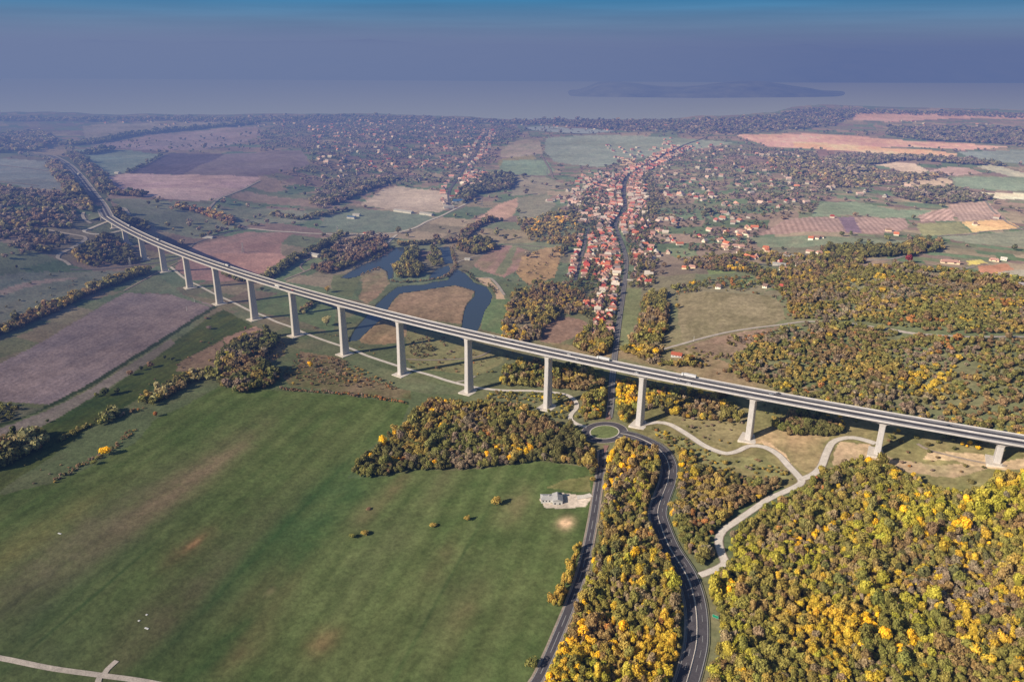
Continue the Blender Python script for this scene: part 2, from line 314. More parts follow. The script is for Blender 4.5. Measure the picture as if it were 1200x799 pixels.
# name, colour a, colour b, polygon, (stripe: two picture points giving the direction, spacing, strength), own object?
FIELDS = [
 ('meadow', (69, 83, 50), (87, 95, 61), [(-260, 690), (0, 580), (60, 566), (110, 545), (160, 518), (180, 492), (215, 476), (257, 453), (330, 458), (400, 463), (480, 472), (470, 497), (427, 530), (407, 560), (450, 559), (483, 551), (560, 550), (633, 540), (693, 548), (701, 555), (698, 590), (690, 625), (680, 670), (655, 735), (626, 799), (600, 900), (-260, 900)], ((60, 700), (200, 590), 23, .07), 1),
 ('meadow', (56, 70, 44), (76, 80, 52), [(0, 508), (60, 490), (130, 455), (175, 420), (245, 372), (262, 362), (320, 395), (300, 400), (255, 412), (235, 430), (190, 450), (150, 475), (100, 505), (60, 535), (0, 575), (-60, 600), (-60, 530)], ((20, 520), (220, 400), 12, .06), 1),
 ('ploughed_field', (128, 112, 112), (108, 97, 102), [(147, 343), (207, 346), (252, 357), (173, 407), (100, 452), (57, 474), (0, 470), (-60, 470), (-120, 455), (-40, 440), (0, 425), (33, 410), (83, 380), (130, 352)], ((60, 470), (245, 358), 9, .06), 1),
 ('field_margin', (48, 60, 44), (58, 66, 50), [(252, 357), (256, 359), (178, 409), (104, 455), (60, 477), (0, 500), (-60, 520), (-60, 514), (0, 494), (57, 474), (100, 452), (173, 407)], None, 0),
 ('stubble_strip', (114, 104, 100), (102, 96, 90), [(0, 502), (60, 479), (104, 457), (178, 411), (200, 397), (205, 402), (170, 428), (130, 452), (64, 492), (0, 522), (-60, 545), (-60, 522)], None, 1),
 ('scrub', (78, 84, 70), (96, 92, 78), [(-60, 474), (0, 474), (52, 478), (30, 488), (0, 496), (-60, 515)], None, 0),
 ('scrub', (126, 104, 92), (112, 96, 82), [(210, 424), (262, 398), (262, 412), (248, 432), (205, 436)], None, 0),
 ('scrub', (140, 112, 100), (128, 104, 92), [(262, 396), (300, 382), (318, 392), (280, 404), (268, 412)], None, 0),
 ('scrub', (112, 100, 78), (124, 108, 84), [(300, 405), (332, 398), (335, 415), (305, 432), (292, 425)], None, 0),
 ('scrub', (112, 96, 80), (88, 88, 62), [(352, 412), (395, 418), (420, 430), (480, 452), (482, 468), (400, 459), (340, 452), (330, 440), (350, 432)], None, 0),
 ('meadow', (84, 92, 70), (98, 98, 76), [(410, 418), (470, 438), (530, 455), (560, 462), (500, 462), (440, 448), (405, 430)], None, 0),
 ('meadow', (88, 100, 84), (102, 106, 88), [(150, 330), (180, 318), (215, 345), (250, 360), (200, 345), (147, 341)], None, 0),
 ('meadow', (80, 98, 74), (92, 102, 78), [(290, 355), (340, 340), (395, 362), (390, 390), (340, 372), (300, 366)], None, 0),
 ('pasture', (96, 104, 98), (112, 110, 100), [(-80, 335), (40, 318), (110, 318), (160, 316), (130, 328), (60, 360), (0, 392), (-80, 420)], None, 0),
 ('hill_track_ground', (134, 114, 108), (120, 108, 102), [(0, 340), (30, 331), (60, 327), (90, 326), (60, 331), (30, 337), (0, 347)], None, 0),
 ('pasture', (90, 112, 112), (104, 116, 112), [(88, 175), (105, 176), (150, 176), (194, 181), (172, 192), (150, 202), (125, 206), (100, 196)], None, 1),
 ('ploughed_field', (84, 78, 108), (74, 70, 100), [(197, 180), (263, 181), (240, 192), (213, 205), (180, 204), (147, 203)], ((150, 203), (200, 181), 22, .04), 1),
 ('ploughed_field', (100, 88, 110), (106, 96, 112), [(263, 181), (353, 176), (363, 193), (320, 204), (293, 208), (213, 205)], None, 1),
 ('ploughed_field', (142, 112, 122), (154, 124, 124), [(125, 208), (147, 204), (213, 205), (307, 208), (285, 222), (246, 236), (200, 234), (150, 228), (125, 216)], ((125, 216), (290, 216), 16, .05), 1),
 ('stubble_field', (158, 130, 128), (150, 120, 122), [(150, 228), (165, 221), (230, 220), (285, 222), (246, 236), (200, 234)], None, 0),
 ('pasture', (100, 112, 118), (116, 118, 120), [(-60, 184), (0, 186), (63, 190), (70, 205), (77, 223), (30, 220), (0, 214), (-60, 210)], None, 1),
 ('pasture', (124, 112, 118), (108, 104, 112), [(97, 147), (180, 143), (320, 139), (300, 143), (200, 150), (127, 160), (100, 165)], None, 0),
 ('pasture', (130, 106, 122), (112, 102, 118), [(127, 168), (200, 156), (300, 148), (310, 158), (240, 176), (150, 175), (100, 174)], None, 0),
 ('pasture', (104, 106, 98), (96, 104, 90), [(125, 232), (200, 236), (246, 238), (300, 262), (270, 268), (230, 280), (190, 270), (150, 250)], None, 0),
 ('ploughed_field', (140, 106, 104), (124, 100, 100), [(231, 287), (287, 272), (345, 273), (330, 284), (329, 297), (335, 302), (308, 320), (270, 330), (225, 328), (205, 315), (215, 295)], ((231, 287), (287, 271), 12, .04), 1),
 ('ploughed_field', (156, 116, 108), (146, 110, 104), [(245, 297), (329, 297), (335, 302), (308, 320), (285, 314)], None, 0),
 ('pasture', (88, 104, 80), (96, 106, 84), [(318, 330), (330, 318), (352, 304), (398, 300), (380, 308), (350, 322), (333, 330), (400, 340), (430, 352), (390, 350)], None, 0),
 ('ploughed_field', (132, 108, 104), (120, 104, 100), [(275, 227), (290, 224), (390, 236), (400, 242), (390, 246), (330, 240), (270, 232)], None, 1),
 ('pasture', (94, 108, 96), (108, 110, 100), [(285, 240), (380, 250), (398, 252), (350, 262), (300, 262), (262, 248)], None, 0),
 ('stubble_field', (146, 128, 118), (156, 138, 124), [(421, 240), (450, 221), (468, 218), (526, 226), (530, 240), (516, 249), (470, 247)], None, 1),
 ('pasture', (92, 108, 98), (100, 110, 100), [(380, 256), (400, 250), (420, 244), (500, 252), (508, 256), (480, 268), (462, 272), (380, 273), (372, 268)], None, 1),
 ('stubble_field', (162, 122, 110), (142, 112, 96), [(560, 256), (580, 242), (608, 231), (608, 240), (600, 254), (570, 264), (552, 268)], None, 1),
 ('pasture', (128, 112, 94), (112, 106, 86), [(545, 284), (566, 268), (620, 269), (632, 272), (625, 285), (560, 285)], None, 0),
 ('ploughed_field', (138, 106, 104), (116, 104, 86), [(556, 308), (580, 288), (600, 287), (622, 295), (610, 315), (590, 325), (566, 318), (556, 312)], None, 1),
 ('ploughed_field', (100, 106, 84), (108, 108, 88), [(600, 288), (606, 288), (598, 312), (590, 322), (580, 320)], None, 0),
 ('scrub', (132, 108, 84), (146, 118, 84), [(612, 300), (640, 290), (660, 288), (650, 325), (620, 335), (605, 320)], None, 0),
 ('meadow', (86, 104, 76), (98, 106, 80), [(566, 362), (572, 352), (590, 347), (598, 352), (592, 375), (588, 392), (565, 386), (563, 376)], None, 0),
 ('bare_ground', (168, 144, 122), (150, 128, 108), [(558, 326), (572, 325), (590, 345), (592, 350), (582, 350), (578, 338), (566, 333)], None, 0),
 ('reed_bed', (136, 113, 95), (112, 97, 80), [(456, 358), (468, 344), (490, 341), (510, 338), (535, 334), (556, 341), (553, 348), (545, 360), (541, 380), (480, 372), (450, 366)], None, 1),
 ('reed_bed', (137, 113, 92), (112, 98, 78), [(421, 398), (432, 386), (447, 374), (475, 380), (478, 392), (466, 402), (440, 404), (424, 402)], None, 0),
 ('reed_bed', (130, 108, 92), (106, 102, 80), [(424, 322), (450, 318), (456, 332), (440, 350), (430, 356), (420, 350), (425, 335)], None, 0),
 ('meadow', (92, 100, 76), (100, 104, 80), [(390, 322), (412, 322), (424, 324), (412, 348), (395, 345), (388, 335)], None, 0),
 ('meadow', (104, 104, 76), (116, 108, 80), [(478, 384), (550, 398), (590, 412), (590, 425), (560, 440), (490, 432), (474, 420), (476, 400)], None, 1),
 ('scrub', (110, 92, 84), (124, 100, 88), [(640, 370), (672, 372), (690, 378), (680, 392), (650, 404), (634, 400)], None, 0),
 ('meadow', (98, 104, 76), (106, 108, 82), [(735, 338), (752, 338), (748, 372), (740, 400), (730, 410), (727, 395)], None, 1),
 ('pasture', (110, 108, 90), (122, 112, 94), [(583, 188), (620, 178), (628, 186), (600, 196), (585, 195)], None, 0),
 ('pasture', (92, 116, 106), (102, 120, 108), [(590, 188), (640, 187), (650, 200), (640, 206), (600, 204), (582, 204)], None, 1),
 ('pasture', (128, 112, 112), (110, 108, 104), [(588, 175), (610, 163), (632, 164), (636, 180), (610, 184), (586, 184)], None, 1),
 ('pasture', (100, 116, 116), (108, 118, 118), [(640, 162), (700, 158), (800, 162), (860, 168), (790, 180), (700, 196), (650, 190), (638, 178)], None, 1),
 ('pasture', (106, 108, 98), (116, 112, 100), [(606, 232), (640, 226), (652, 240), (640, 252), (610, 258)], None, 1),
 ('pasture', (112, 110, 104), (124, 114, 106), [(600, 205), (640, 208), (660, 215), (640, 226), (600, 230)], None, 0),
 ('stubble_field', (168, 138, 108), (150, 122, 104), [(729, 186), (745, 186), (744, 195), (728, 194)], None, 0),
 ('ploughed_field', (156, 110, 118), (172, 132, 120), [(862, 158), (960, 157), (1030, 162), (1080, 166), (1190, 172), (1130, 176), (1060, 172), (960, 174), (900, 172)], None, 1),
 ('stubble_field', (190, 140, 108), (172, 124, 108), [(930, 166), (1000, 170), (1090, 176), (1122, 180), (1120, 184), (1030, 180), (960, 176), (930, 172)], None, 1),
 ('ploughed_field', (108, 86, 104), (116, 92, 108), [(955, 175), (1030, 180), (1020, 184), (960, 184)], None, 0),
 ('ploughed_field', (146, 110, 122), (132, 108, 118), [(1000, 132), (1100, 132), (1260, 136), (1260, 140), (1120, 139), (1040, 143), (1000, 141)], None, 1),
 ('pasture', (96, 112, 122), (104, 116, 120), [(1122, 178), (1200, 176), (1300, 178), (1300, 192), (1200, 192), (1140, 188)], None, 1),
 ('stubble_field', (170, 148, 132), (154, 132, 124), [(1024, 193), (1050, 190), (1070, 191), (1088, 200), (1080, 205), (1060, 202), (1040, 196)], None, 1),
 ('ploughed_field', (150, 120, 124), (140, 114, 116), [(1088, 200), (1110, 196), (1136, 197), (1152, 203), (1120, 206), (1092, 206)], None, 1),
 ('pasture', (128, 130, 122), (150, 144, 128), [(1144, 195), (1166, 193), (1200, 203), (1260, 210), (1260, 218), (1180, 206)], None, 1),
 ('stubble_field', (158, 134, 116), (146, 126, 112), [(1052, 214), (1084, 210), (1112, 208), (1118, 218), (1080, 222), (1060, 220)], None, 0),
 ('pasture', (98, 118, 106), (106, 122, 108), [(1116, 208), (1140, 207), (1200, 208), (1300, 212), (1300, 226), (1200, 224), (1120, 220)], None, 1),
 ('stubble_field', (206, 176, 148), (196, 166, 140), [(1130, 225), (1200, 226), (1300, 230), (1300, 238), (1200, 234), (1160, 233)], None, 1),
 ('pasture', (98, 118, 98), (110, 122, 102), [(960, 238), (1000, 236), (1050, 246), (1090, 246), (1096, 250), (1060, 256), (1000, 252), (950, 254)], None, 1),
 ('vineyard', (158, 124, 118), (134, 108, 104), [(1076, 253), (1105, 245), (1124, 240), (1118, 258), (1080, 260)], ((1078, 259), (1108, 243), 13, .22), 1),
 ('vineyard', (134, 110, 108), (146, 118, 110), [(1110, 240), (1156, 236), (1172, 250), (1180, 258), (1124, 259)], ((1160, 237), (1178, 257), 11, .12), 1),
 ('vineyard', (140, 112, 108), (128, 104, 102), [(885, 276), (920, 258), (980, 254), (1060, 256), (1066, 266), (1050, 272), (1000, 274), (940, 272)], ((985, 256), (1000, 272), 12, .12), 1),
 ('ploughed_field', (104, 84, 110), (110, 90, 112), [(983, 255), (1000, 254), (1010, 273), (992, 272)], None, 0),
 ('pasture', (124, 122, 84), (112, 114, 84), [(1074, 262), (1124, 260), (1138, 273), (1100, 276), (1080, 276)], None, 1),
 ('stubble_field', (204, 152, 86), (188, 142, 88), [(1127, 260), (1178, 258), (1196, 267), (1160, 271), (1140, 272)], None, 1),
 ('pasture', (104, 112, 98), (116, 118, 100), [(1100, 278), (1160, 273), (1200, 270), (1300, 275), (1300, 296), (1200, 290), (1140, 286)], None, 1),
 ('pasture', (100, 114, 96), (114, 116, 98), [(880, 278), (940, 276), (985, 278), (1060, 282), (1060, 288), (960, 288), (890, 290)], None, 0),
 ('ploughed_field', (164, 112, 88), (150, 106, 84), [(1146, 312), (1180, 309), (1188, 316), (1160, 321), (1146, 319)], None, 1),
 ('pasture', (140, 132, 118), (128, 122, 108), [(1164, 320), (1190, 316), (1300, 318), (1300, 330), (1190, 326)], None, 0),
 ('pasture', (168, 152, 70), (150, 140, 76), [(1132, 306), (1150, 304), (1156, 308), (1136, 311)], None, 0),
 ('pasture', (156, 140, 76), (138, 126, 74), [(1140, 343), (1200, 347), (1300, 352), (1300, 362), (1180, 358), (1150, 352)], None, 0),
 ('ploughed_field', (132, 112, 100), (122, 108, 96), [(940, 308), (990, 304), (1045, 305), (1030, 312), (960, 312)], None, 0),
 ('hill_pasture', (118, 108, 88), (96, 90, 70), [(796, 344), (840, 342), (900, 346), (916, 356), (920, 372), (905, 382), (860, 392), (815, 404), (800, 400), (794, 370)], None, 1),
 ('scrub', (122, 102, 90), (108, 96, 80), [(800, 406), (850, 392), (915, 382), (880, 402), (860, 420), (830, 420), (805, 414)], None, 0),
 ('pasture', (96, 116, 80), (104, 116, 84), [(866, 325), (884, 323), (880, 337), (870, 338)], None, 0),
 ('pasture', (94, 112, 76), (104, 114, 80), [(828, 316), (860, 314), (862, 320), (832, 322)], None, 0),
 ('pasture', (98, 112, 88), (106, 114, 90), [(780, 290), (812, 292), (818, 300), (790, 302)], None, 0),
 ('dry_grass', (118, 108, 78), (92, 92, 62), [(740, 440), (800, 432), (870, 444), (1000, 470), (1300, 530), (1300, 590), (1180, 562), (1120, 584), (1060, 566), (1000, 545), (940, 574), (860, 562), (800, 560), (775, 520), (735, 500)], None, 0),
 ('dry_grass', (124, 106, 86), (104, 98, 72), [(640, 400), (720, 408), (800, 404), (860, 428), (1000, 468), (900, 460), (760, 428), (660, 410)], None, 0),
 ('bare_slope', (150, 128, 100), (116, 108, 78), [(875, 520), (900, 500), (950, 505), (975, 510), (965, 520), (962, 545), (950, 556), (935, 548), (918, 532), (896, 520)], None, 0),
 ('bare_slope', (182, 158, 128), (164, 140, 112), [(892, 516), (903, 519), (918, 530), (928, 544), (922, 538), (908, 528), (896, 522)], None, 0),
 ('bare_slope', (152, 130, 108), (126, 116, 90), [(985, 517), (1020, 521), (1045, 538), (1100, 545), (1150, 542), (1166, 545), (1120, 560), (1080, 556), (1040, 548), (1000, 542), (975, 545), (978, 530)], None, 0),
 ('bare_slope', (168, 148, 120), (146, 128, 104), [(1090, 528), (1150, 532), (1180, 540), (1230, 534), (1240, 546), (1180, 550), (1150, 548), (1120, 540), (1080, 538)], None, 0),
 ('bare_slope', (120, 110, 82), (100, 96, 70), [(806, 470), (870, 475), (880, 495), (870, 510), (850, 525), (825, 512), (800, 500), (780, 492)], None, 0),
 ('bare_slope', (100, 100, 68), (118, 112, 80), [(760, 500), (800, 512), (850, 536), (880, 535), (900, 540), (930, 560), (900, 560), (860, 545), (820, 555), (800, 540), (775, 515)], None, 0),
 ('yard', (182, 170, 156), (166, 154, 140), [(659, 577), (672, 579), (694, 580), (693, 585), (686, 594), (660, 596), (640, 595), (631, 586), (636, 580), (640, 588), (656, 592)], None, 0),
 ('meadow', (108, 104, 70), (88, 92, 56), [(660, 562), (692, 558), (692, 576), (672, 576), (640, 571)], None, 0),
]
# soft patches: picture place, radii in metres along/across the mowing direction, colour, strength
PATCH = [((95, 646), 190, 3.2, (40, 62, 30), 1.), ((101, 641), 190, 3.2, (40, 62, 30), 1.), ((105, 702), 80, 1.8, (44, 64, 32), .9), ((520, 690), 120, 2, (46, 66, 34), .8), ((330, 620), 150, 2, (46, 66, 34), .7), ((170, 600), 150, 22, (122, 104, 82), .75), ((80, 640), 130, 30, (108, 98, 78), .6), ((230, 560), 90, 14, (124, 106, 86), .6), ((40, 630), 90, 18, (116, 110, 70), .6), ((227, 637), 10, 3.5, (178, 132, 96), 1.),
 ((222, 640), 30, 14, (112, 92, 68), .7), ((317, 692), 7, 3.5, (190, 165, 130), .9), ((315, 690), 42, 16, (112, 92, 68), .75), ((380, 750), 16, 12, (116, 96, 68), .75), ((288, 760), 30, 14, (100, 92, 62), .7), ((300, 720), 60, 13, (100, 92, 62), .6),
 ((205, 720), 70, 26, (88, 78, 58), .6), ((260, 660), 130, 26, (84, 82, 60), .5), ((450, 640), 60, 25, (86, 88, 60), .5), ((465, 570), 26, 10, (120, 104, 76), .7), ((430, 600), 30, 12, (108, 96, 70), .6), ((605, 590), 30, 14, (116, 106, 76), .7),
 ((663, 613), 9, 7, (190, 160, 128), .95), ((520, 560), 50, 14, (92, 88, 62), .55), ((540, 700), 60, 26, (84, 86, 58), .5), ((515, 657), 34, 12, (96, 88, 62), .5), ((545, 720), 30, 14, (98, 90, 62), .5), ((380, 600), 140, 30, (64, 86, 52), .6), ((300, 650), 200, 10, (50, 74, 40), .6), ((280, 735), 150, 11, (48, 74, 38), .7), ((60, 700), 120, 30, (56, 72, 50), .5), ((50, 780), 60, 26, (70, 78, 54), .5)]
PONDS = [
 [(400, 325), (420, 312), (443, 303), (455, 297), (464, 290), (480, 289), (482, 293), (476, 299), (472, 306), (465, 312), (461, 318), (461, 325), (455, 327), (454, 318), (445, 313), (430, 319), (415, 325), (406, 326)],
 [(511, 290), (527, 289), (529, 300), (531, 308), (521, 309), (520, 303), (514, 298)],
 [(505, 322), (512, 314), (526, 311), (528, 317), (520, 322), (510, 326), (503, 326)],
 [(408, 400), (416, 386), (430, 370), (444, 354), (455, 344), (466, 336), (480, 334), (500, 333), (508, 330), (525, 328), (532, 318), (535, 315), (545, 320), (556, 331), (570, 336), (577, 346), (575, 354), (568, 364), (563, 380), (556, 395), (540, 398), (541, 385), (544, 365), (547, 357), (556, 347), (557, 341), (545, 337), (533, 334), (500, 339), (480, 342), (468, 344), (460, 352), (455, 361), (448, 372), (435, 384), (424, 394), (420, 398)],
]
# ------------------------------------------------------------------ ground sheet, finer near the viaduct and coarser towards the lake
FP = [(nm, ca, cb, polyw(pg), st, own) for nm, ca, cb, pg, st, own in FIELDS]
PW = [polyw(p) for p in PONDS]
PATW = [(at(*p)[:2], a, b, c, s) for p, a, b, c, s in PATCH]
_d = at(200, 590)[:2]-at(60, 700)[:2]; MOW = _d/np.linalg.norm(_d)
def cover(P):
    x, y = P[:, 0], P[:, 1]; r = np.hypot(x-CAM[0], y-CAM[1]); n = len(P)
    g = np.stack([alb(84, 92, 64), alb(112, 104, 78), alb(98, 104, 80), alb(70, 82, 56)])
    w1 = fbm(x, y, 260, 1)[:, None]; w2 = fbm(x, y, 55, 2)[:, None]; w3 = fbm(x, y, 12, 3, 3)[:, None]
    k = np.clip((w1-.5)*3+(w2-.5)*2+.5, 0, 1)
    C = g[0]*(1-k)+g[1]*k
    k2 = np.clip((w2-.45)*4, 0, 1)*.6; C = C*(1-k2)+g[3]*k2
    # distant patchwork of small plots and fields
    ang = .35; u = x*math.cos(ang)+y*math.sin(ang); v = -x*math.sin(ang)+y*math.cos(ang)
    u = u+60*(fbm(x, y, 700, 21, 2)-.5); v = v+60*(fbm(x, y, 700, 22, 2)-.5)
    big = vnoise(x, y, 900, 23) > .42
    su = np.where(big, 150, 62); sv = np.where(big, 85, 38)
    row = np.floor(v/sv); cu = np.floor(u/su+_hash(row, row*0+3, 8)*3)
    h = _hash(cu, row, 9); h2 = _hash(cu, row, 10)
    pal = np.stack([alb(98, 104, 84), alb(116, 106, 92), alb(88, 104, 84), alb(128, 110, 102), alb(104, 100, 88), alb(80, 96, 72), alb(136, 122, 108), alb(112, 94, 92)])
    pc = pal[(h*7.99).astype(int)]*(.85+.3*h2[:, None])
    kk = (sstep(900, 1700, r)*.8)[:, None]; C = C*(1-kk)+pc*kk
    fid = np.zeros(n, int)
    jit = np.stack([fbm(x, y, 9, 41, 2)-.5, fbm(x, y, 9, 42, 2)-.5], -1)*np.clip(r/250., 1.5, 9)[:, None]
    Q = P+jit
    for i, (nm, ca, cb, pg, st, own) in enumerate(FP):
        lo = pg.min(0)-15; hi = pg.max(0)+15
        m = np.where((x > lo[0]) & (x < hi[0]) & (y > lo[1]) & (y < hi[1]))[0]
        if not len(m): continue
        m = m[inpoly(Q[m], pg)]
        if not len(m): continue
        a, b = alb(*ca), alb(*cb); xx, yy = x[m], y[m]
        q = np.clip((fbm(xx, yy, 90, 50+i)-.5)*2.2+(fbm(xx, yy, 22, 51+i, 3)-.5)*1.6+.5, 0, 1)
        if st is None or st[3] < .1:
            dx = xx*MOW[0]+yy*MOW[1]; dy = -xx*MOW[1]+yy*MOW[0]
            q = np.clip(q*.6+.4*np.clip((fbm(dx*.12, dy, 16, 60+i, 3)-.5)*3+.5, 0, 1), 0, 1)
        c = a*(1-q[:, None])+b*q[:, None]; c = c*(1+.34*(fbm(xx, yy, 150, 52+i, 3)-.5)*np.clip(r[m]/900, .6, 1.3))[:, None]
        if nm in ('scrub', 'reed_bed', 'bare_slope', 'dry_grass', 'hill_pasture'): c = c*(.72+.56*fbm(xx, yy, 6, 70+i, 3))[:, None]
        if st:
            d0 = at(*st[0])[:2]; d1 = at(*st[1])[:2]; d = (d1-d0)/np.linalg.norm(d1-d0)
            ww = -xx*d[1]+yy*d[0]+1.5*(fbm(xx, yy, 60, 77, 2)-.5)
            c = c*(1+st[3]*np.sign(np.sin(2*PI*ww/st[2]))*sstep(0, .5, np.abs(np.sin(2*PI*ww/st[2])))+st[3]*.6*(vnoise(ww*3, ww*0, st[2]*.7, 5)-.5))[:, None]
        c = thin_haze(c, r[m], xx, yy); C[m] = c; fid[m] = (i+1) if own else (0 if nm != 'zz' else 0)
        if not own: fid[m] = np.where(fid[m] > 0, fid[m], 0)
    C = C*(1+.30*sstep(900, 2600, r))[:, None]*(.86+.28*w3)*(.9+.2*fbm(x, y, 4.5, 4, 2)[:, None])  # far ground painted lighter in place of thicker haze
    for c0, a, b, col, s in PATW:
        d = P-c0; m = np.where(np.abs(d).max(1) < 3*max(a, b))[0]
        if not len(m): continue
        d = d[m]; u = (d@MOW)/a; v = (-d[:, 0]*MOW[1]+d[:, 1]*MOW[0])/b
        e = np.exp(-(u*u+v*v))*(.35+1.3*fbm(P[m, 0], P[m, 1], 18, 90, 3)); e = np.clip(e*s*(1. if max(a, b) < 12 else .85), 0, 1)[:, None]
        C[m] = C[m]*(1-e)+alb(*col)*e
    return C, fid
def polar(th, rs):
    T, Rr = np.meshgrid(th, rs)
    # angles measured clockwise from the camera heading, on the ground below the camera
    h = -YAW+T
    return np.stack([CAM[0]+Rr*np.sin(h), CAM[1]+Rr*np.cos(h)], -1)
def grid_faces(nr, nc):
    i = np.arange(nr-1)[:, None]*nc+np.arange(nc-1)[None]
    i = i.ravel(); return np.stack([i, i+1, i+nc+1, i+nc], -1)
rs = [170.]
while rs[-1] < 8200: rs.append(rs[-1]+1.15*(rs[-1]**2+425.**2)/(FOC*425.))
rs = np.array(rs); th = np.linspace(-math.radians(50), math.radians(50), 1250)
G = polar(th, rs); nr, nc = G.shape[:2]; P = G.reshape(-1, 2)
C, fid = cover(P); zz = Z(P[:, 0], P[:, 1])
for pw in PW:
    lo = pw.min(0); hi = pw.max(0); m = np.where((P > lo).all(1) & (P < hi).all(1))[0]; m = m[inpoly(P[m], pw)]
    zz[m] = POND_Z-1.6; C[m] = alb(60, 60, 50)
V = np.column_stack([P, zz]); F = grid_faces(nr, nc)[:, ::-1]
fc = fid[F].max(1)
def ground_piece(name, sel):
    f = F[sel]; u, inv = np.unique(f, return_inverse=True); me = mesh_np(name, V[u], inv.reshape(f.shape), M['ground'], True)
    ca = me.attributes.new('cover', 'FLOAT_COLOR', 'POINT'); ca.data.foreach_set('color', np.column_stack([C[u], np.ones(len(u))]).astype(np.float32).ravel())
    tag(put(name, me), kind='structure')
ground_piece('ground', fc == 0)
for i in range(len(FP)):
    if (fc == i+1).sum() > 60: ground_piece(FP[i][0], fc == i+1)
# the land all round, outside the view
for nm, tt, rr in (('surrounding_land', np.linspace(math.radians(49.8), math.radians(310.2), 90), np.geomspace(20, 8200, 60)), ('land_below', np.linspace(-math.radians(50.2), math.radians(50.2), 60), np.array([0.5, 60, 120, 171]))):
    g = polar(tt, rr); p = g.reshape(-1, 2); c, _ = cover(p)
    me = mesh_np(nm, np.column_stack([p, Z(p[:, 0], p[:, 1])-.4]), grid_faces(*g.shape[:2])[:, ::-1], M['ground'], True)
    ca = me.attributes.new('cover', 'FLOAT_COLOR', 'POINT'); ca.data.foreach_set('color', np.column_stack([c, np.ones(len(p))]).astype(np.float32).ravel())
    tag(put(nm, me), kind='structure')
# ------------------------------------------------------------------ water
for k, pw in enumerate(PW):
    me = bpy.data.meshes.new('pond'); bm = bmesh.new()
    f = bm.faces.new([bm.verts.new((x, y, POND_Z-.45)) for x, y in pw]); bmesh.ops.triangulate(bm, faces=[f]); bmesh.ops.recalc_face_normals(bm, faces=bm.faces)
    bm.normal_update()
    if bm.faces[:] and bm.faces[0].normal.z < 0: bmesh.ops.reverse_faces(bm, faces=bm.faces)
    bm.to_mesh(me); bm.free(); me.materials.append(M['pond']); tag(put('pond', me), kind='structure')
lk = MB(); c0 = CAM[0]-14000*math.sin(YAW); c1 = CAM[1]+14000*math.cos(YAW)
lk.add([(c0-40000, c1-9000, LAKE_Z), (c0+40000, c1-9000, LAKE_Z), (c0+40000, c1+60000, LAKE_Z), (c0-40000, c1+60000, LAKE_Z)], [(0, 1, 2, 3)])
th_ = np.linspace(-math.radians(75), math.radians(75), 60); g = polar(th_, np.array([4500., 9000, 20000, 60000])); p = g.reshape(-1, 2)
tag(put('lake', mesh_np('lake', np.column_stack([p, np.full(len(p), LAKE_Z)]), grid_faces(*g.shape[:2])[:, ::-1], M['lake'])), kind='structure')
# the reed-lined water near the shore
sw = polyw([(612, 149.5), (640, 148.5), (700, 152), (722, 154), (690, 157), (660, 156), (625, 153)])
me = bpy.data.meshes.new('shore_lagoon'); zc = float(Z(*sw.mean(0)))
me.from_pydata([(x, y, float(Z(x, y))+1.2) for x, y in sw], [], [tuple(range(len(sw)))]); me.materials.append(M['lake']); me.flip_normals() if me.polygons[0].normal.z < 0 else None
tag(put('shore_lagoon', me), kind='structure')
# far shore hills and the peninsula
M['far_hill'] = simple('wooded_far_hills', (.09, .10, .09), .95, .002, .5)
def ridge(name, px0, px1, dist, depth, hfun, n=160, ybase=None):
    us = np.linspace(0, 1, n); X = px0+(px1-px0)*us; Vv = []
    rows = 14
    for j in range(rows):
        t = j/(rows-1)
        for i, u in enumerate(us):
            a = math.atan((X[i]-600)/FOC/math.cos(PIT)) ; h = -YAW+a; r = dist(u)/math.cos(a)+depth*t
            x = CAM[0]+r*math.sin(h); y = CAM[1]+r*math.cos(h)
            prof = math.sin(PI*min(1, t*1.0))**.8
            z = LAKE_Z-3+hfun(u, x, y)*prof*(.75+.5*float(fbm(np.array([x]), np.array([y]), 1500, 77, 4)[0]))
            Vv.append((x, y, z))
    return tag(put(name, mesh_np(name, Vv, grid_faces(rows, n)[:, ::-1], M['far_hill'], True)), kind='structure')
ridge('far_shore_hills', -500, 1700, lambda u: 12300+900*math.sin(u*5+1)+1500*u, 7000, lambda u, x, y: 560-60*math.cos(u*9))  # crest shaped high and flat to stand in for the haze layer's top edge
M['far_hill'] = simple('peninsula_woods', (.20, .22, .22), .95, .004, .6)
ridge('peninsula', 655, 952, lambda u: 8200+500*abs(u-.45), 1600, lambda u, x, y: (8+175*math.sin(PI*min(1, u**.8))**.7*(.72+.28*math.sin(u*11+.6)))*min(1, 9*u, 7*(1-u)))
# ------------------------------------------------------------------ roads
RX = .45
main_s = road('main_road', [(615, 815), (630, 796), (653, 746), (680, 676), (693, 620), (700, 576), (704, 550), (706, 527)], 7.2, M['asphalt'], edge=(1.6, M['dirt']))
main_n = road('main_road', [(713.5, 490), (716, 470), (717, 450), (720, 420), (725, 380), (730, 345), (734, 310), (731, 292), (725, 276), (721.5, 264), (726, 255), (733, 243), (731.5, 228), (733, 213), (740, 203), (753, 197), (768, 190), (783, 181), (800, 171), (830, 160)], 8.5, M['asphalt_pale'])
RING = at(708.3, 506.3)[:2]
dual_px = [(727, 508), (742, 511), (760, 518.5), (776, 530), (784, 546), (783, 563), (776, 582), (771, 600), (774.5, 616), (785, 642), (803, 671), (812, 695), (816.5, 721), (816.5, 752), (811, 778), (804, 802), (796, 826)]
dual = road('curved_dual_carriageway', dual_px, 15.5, M['asphalt'], clear=2.2)
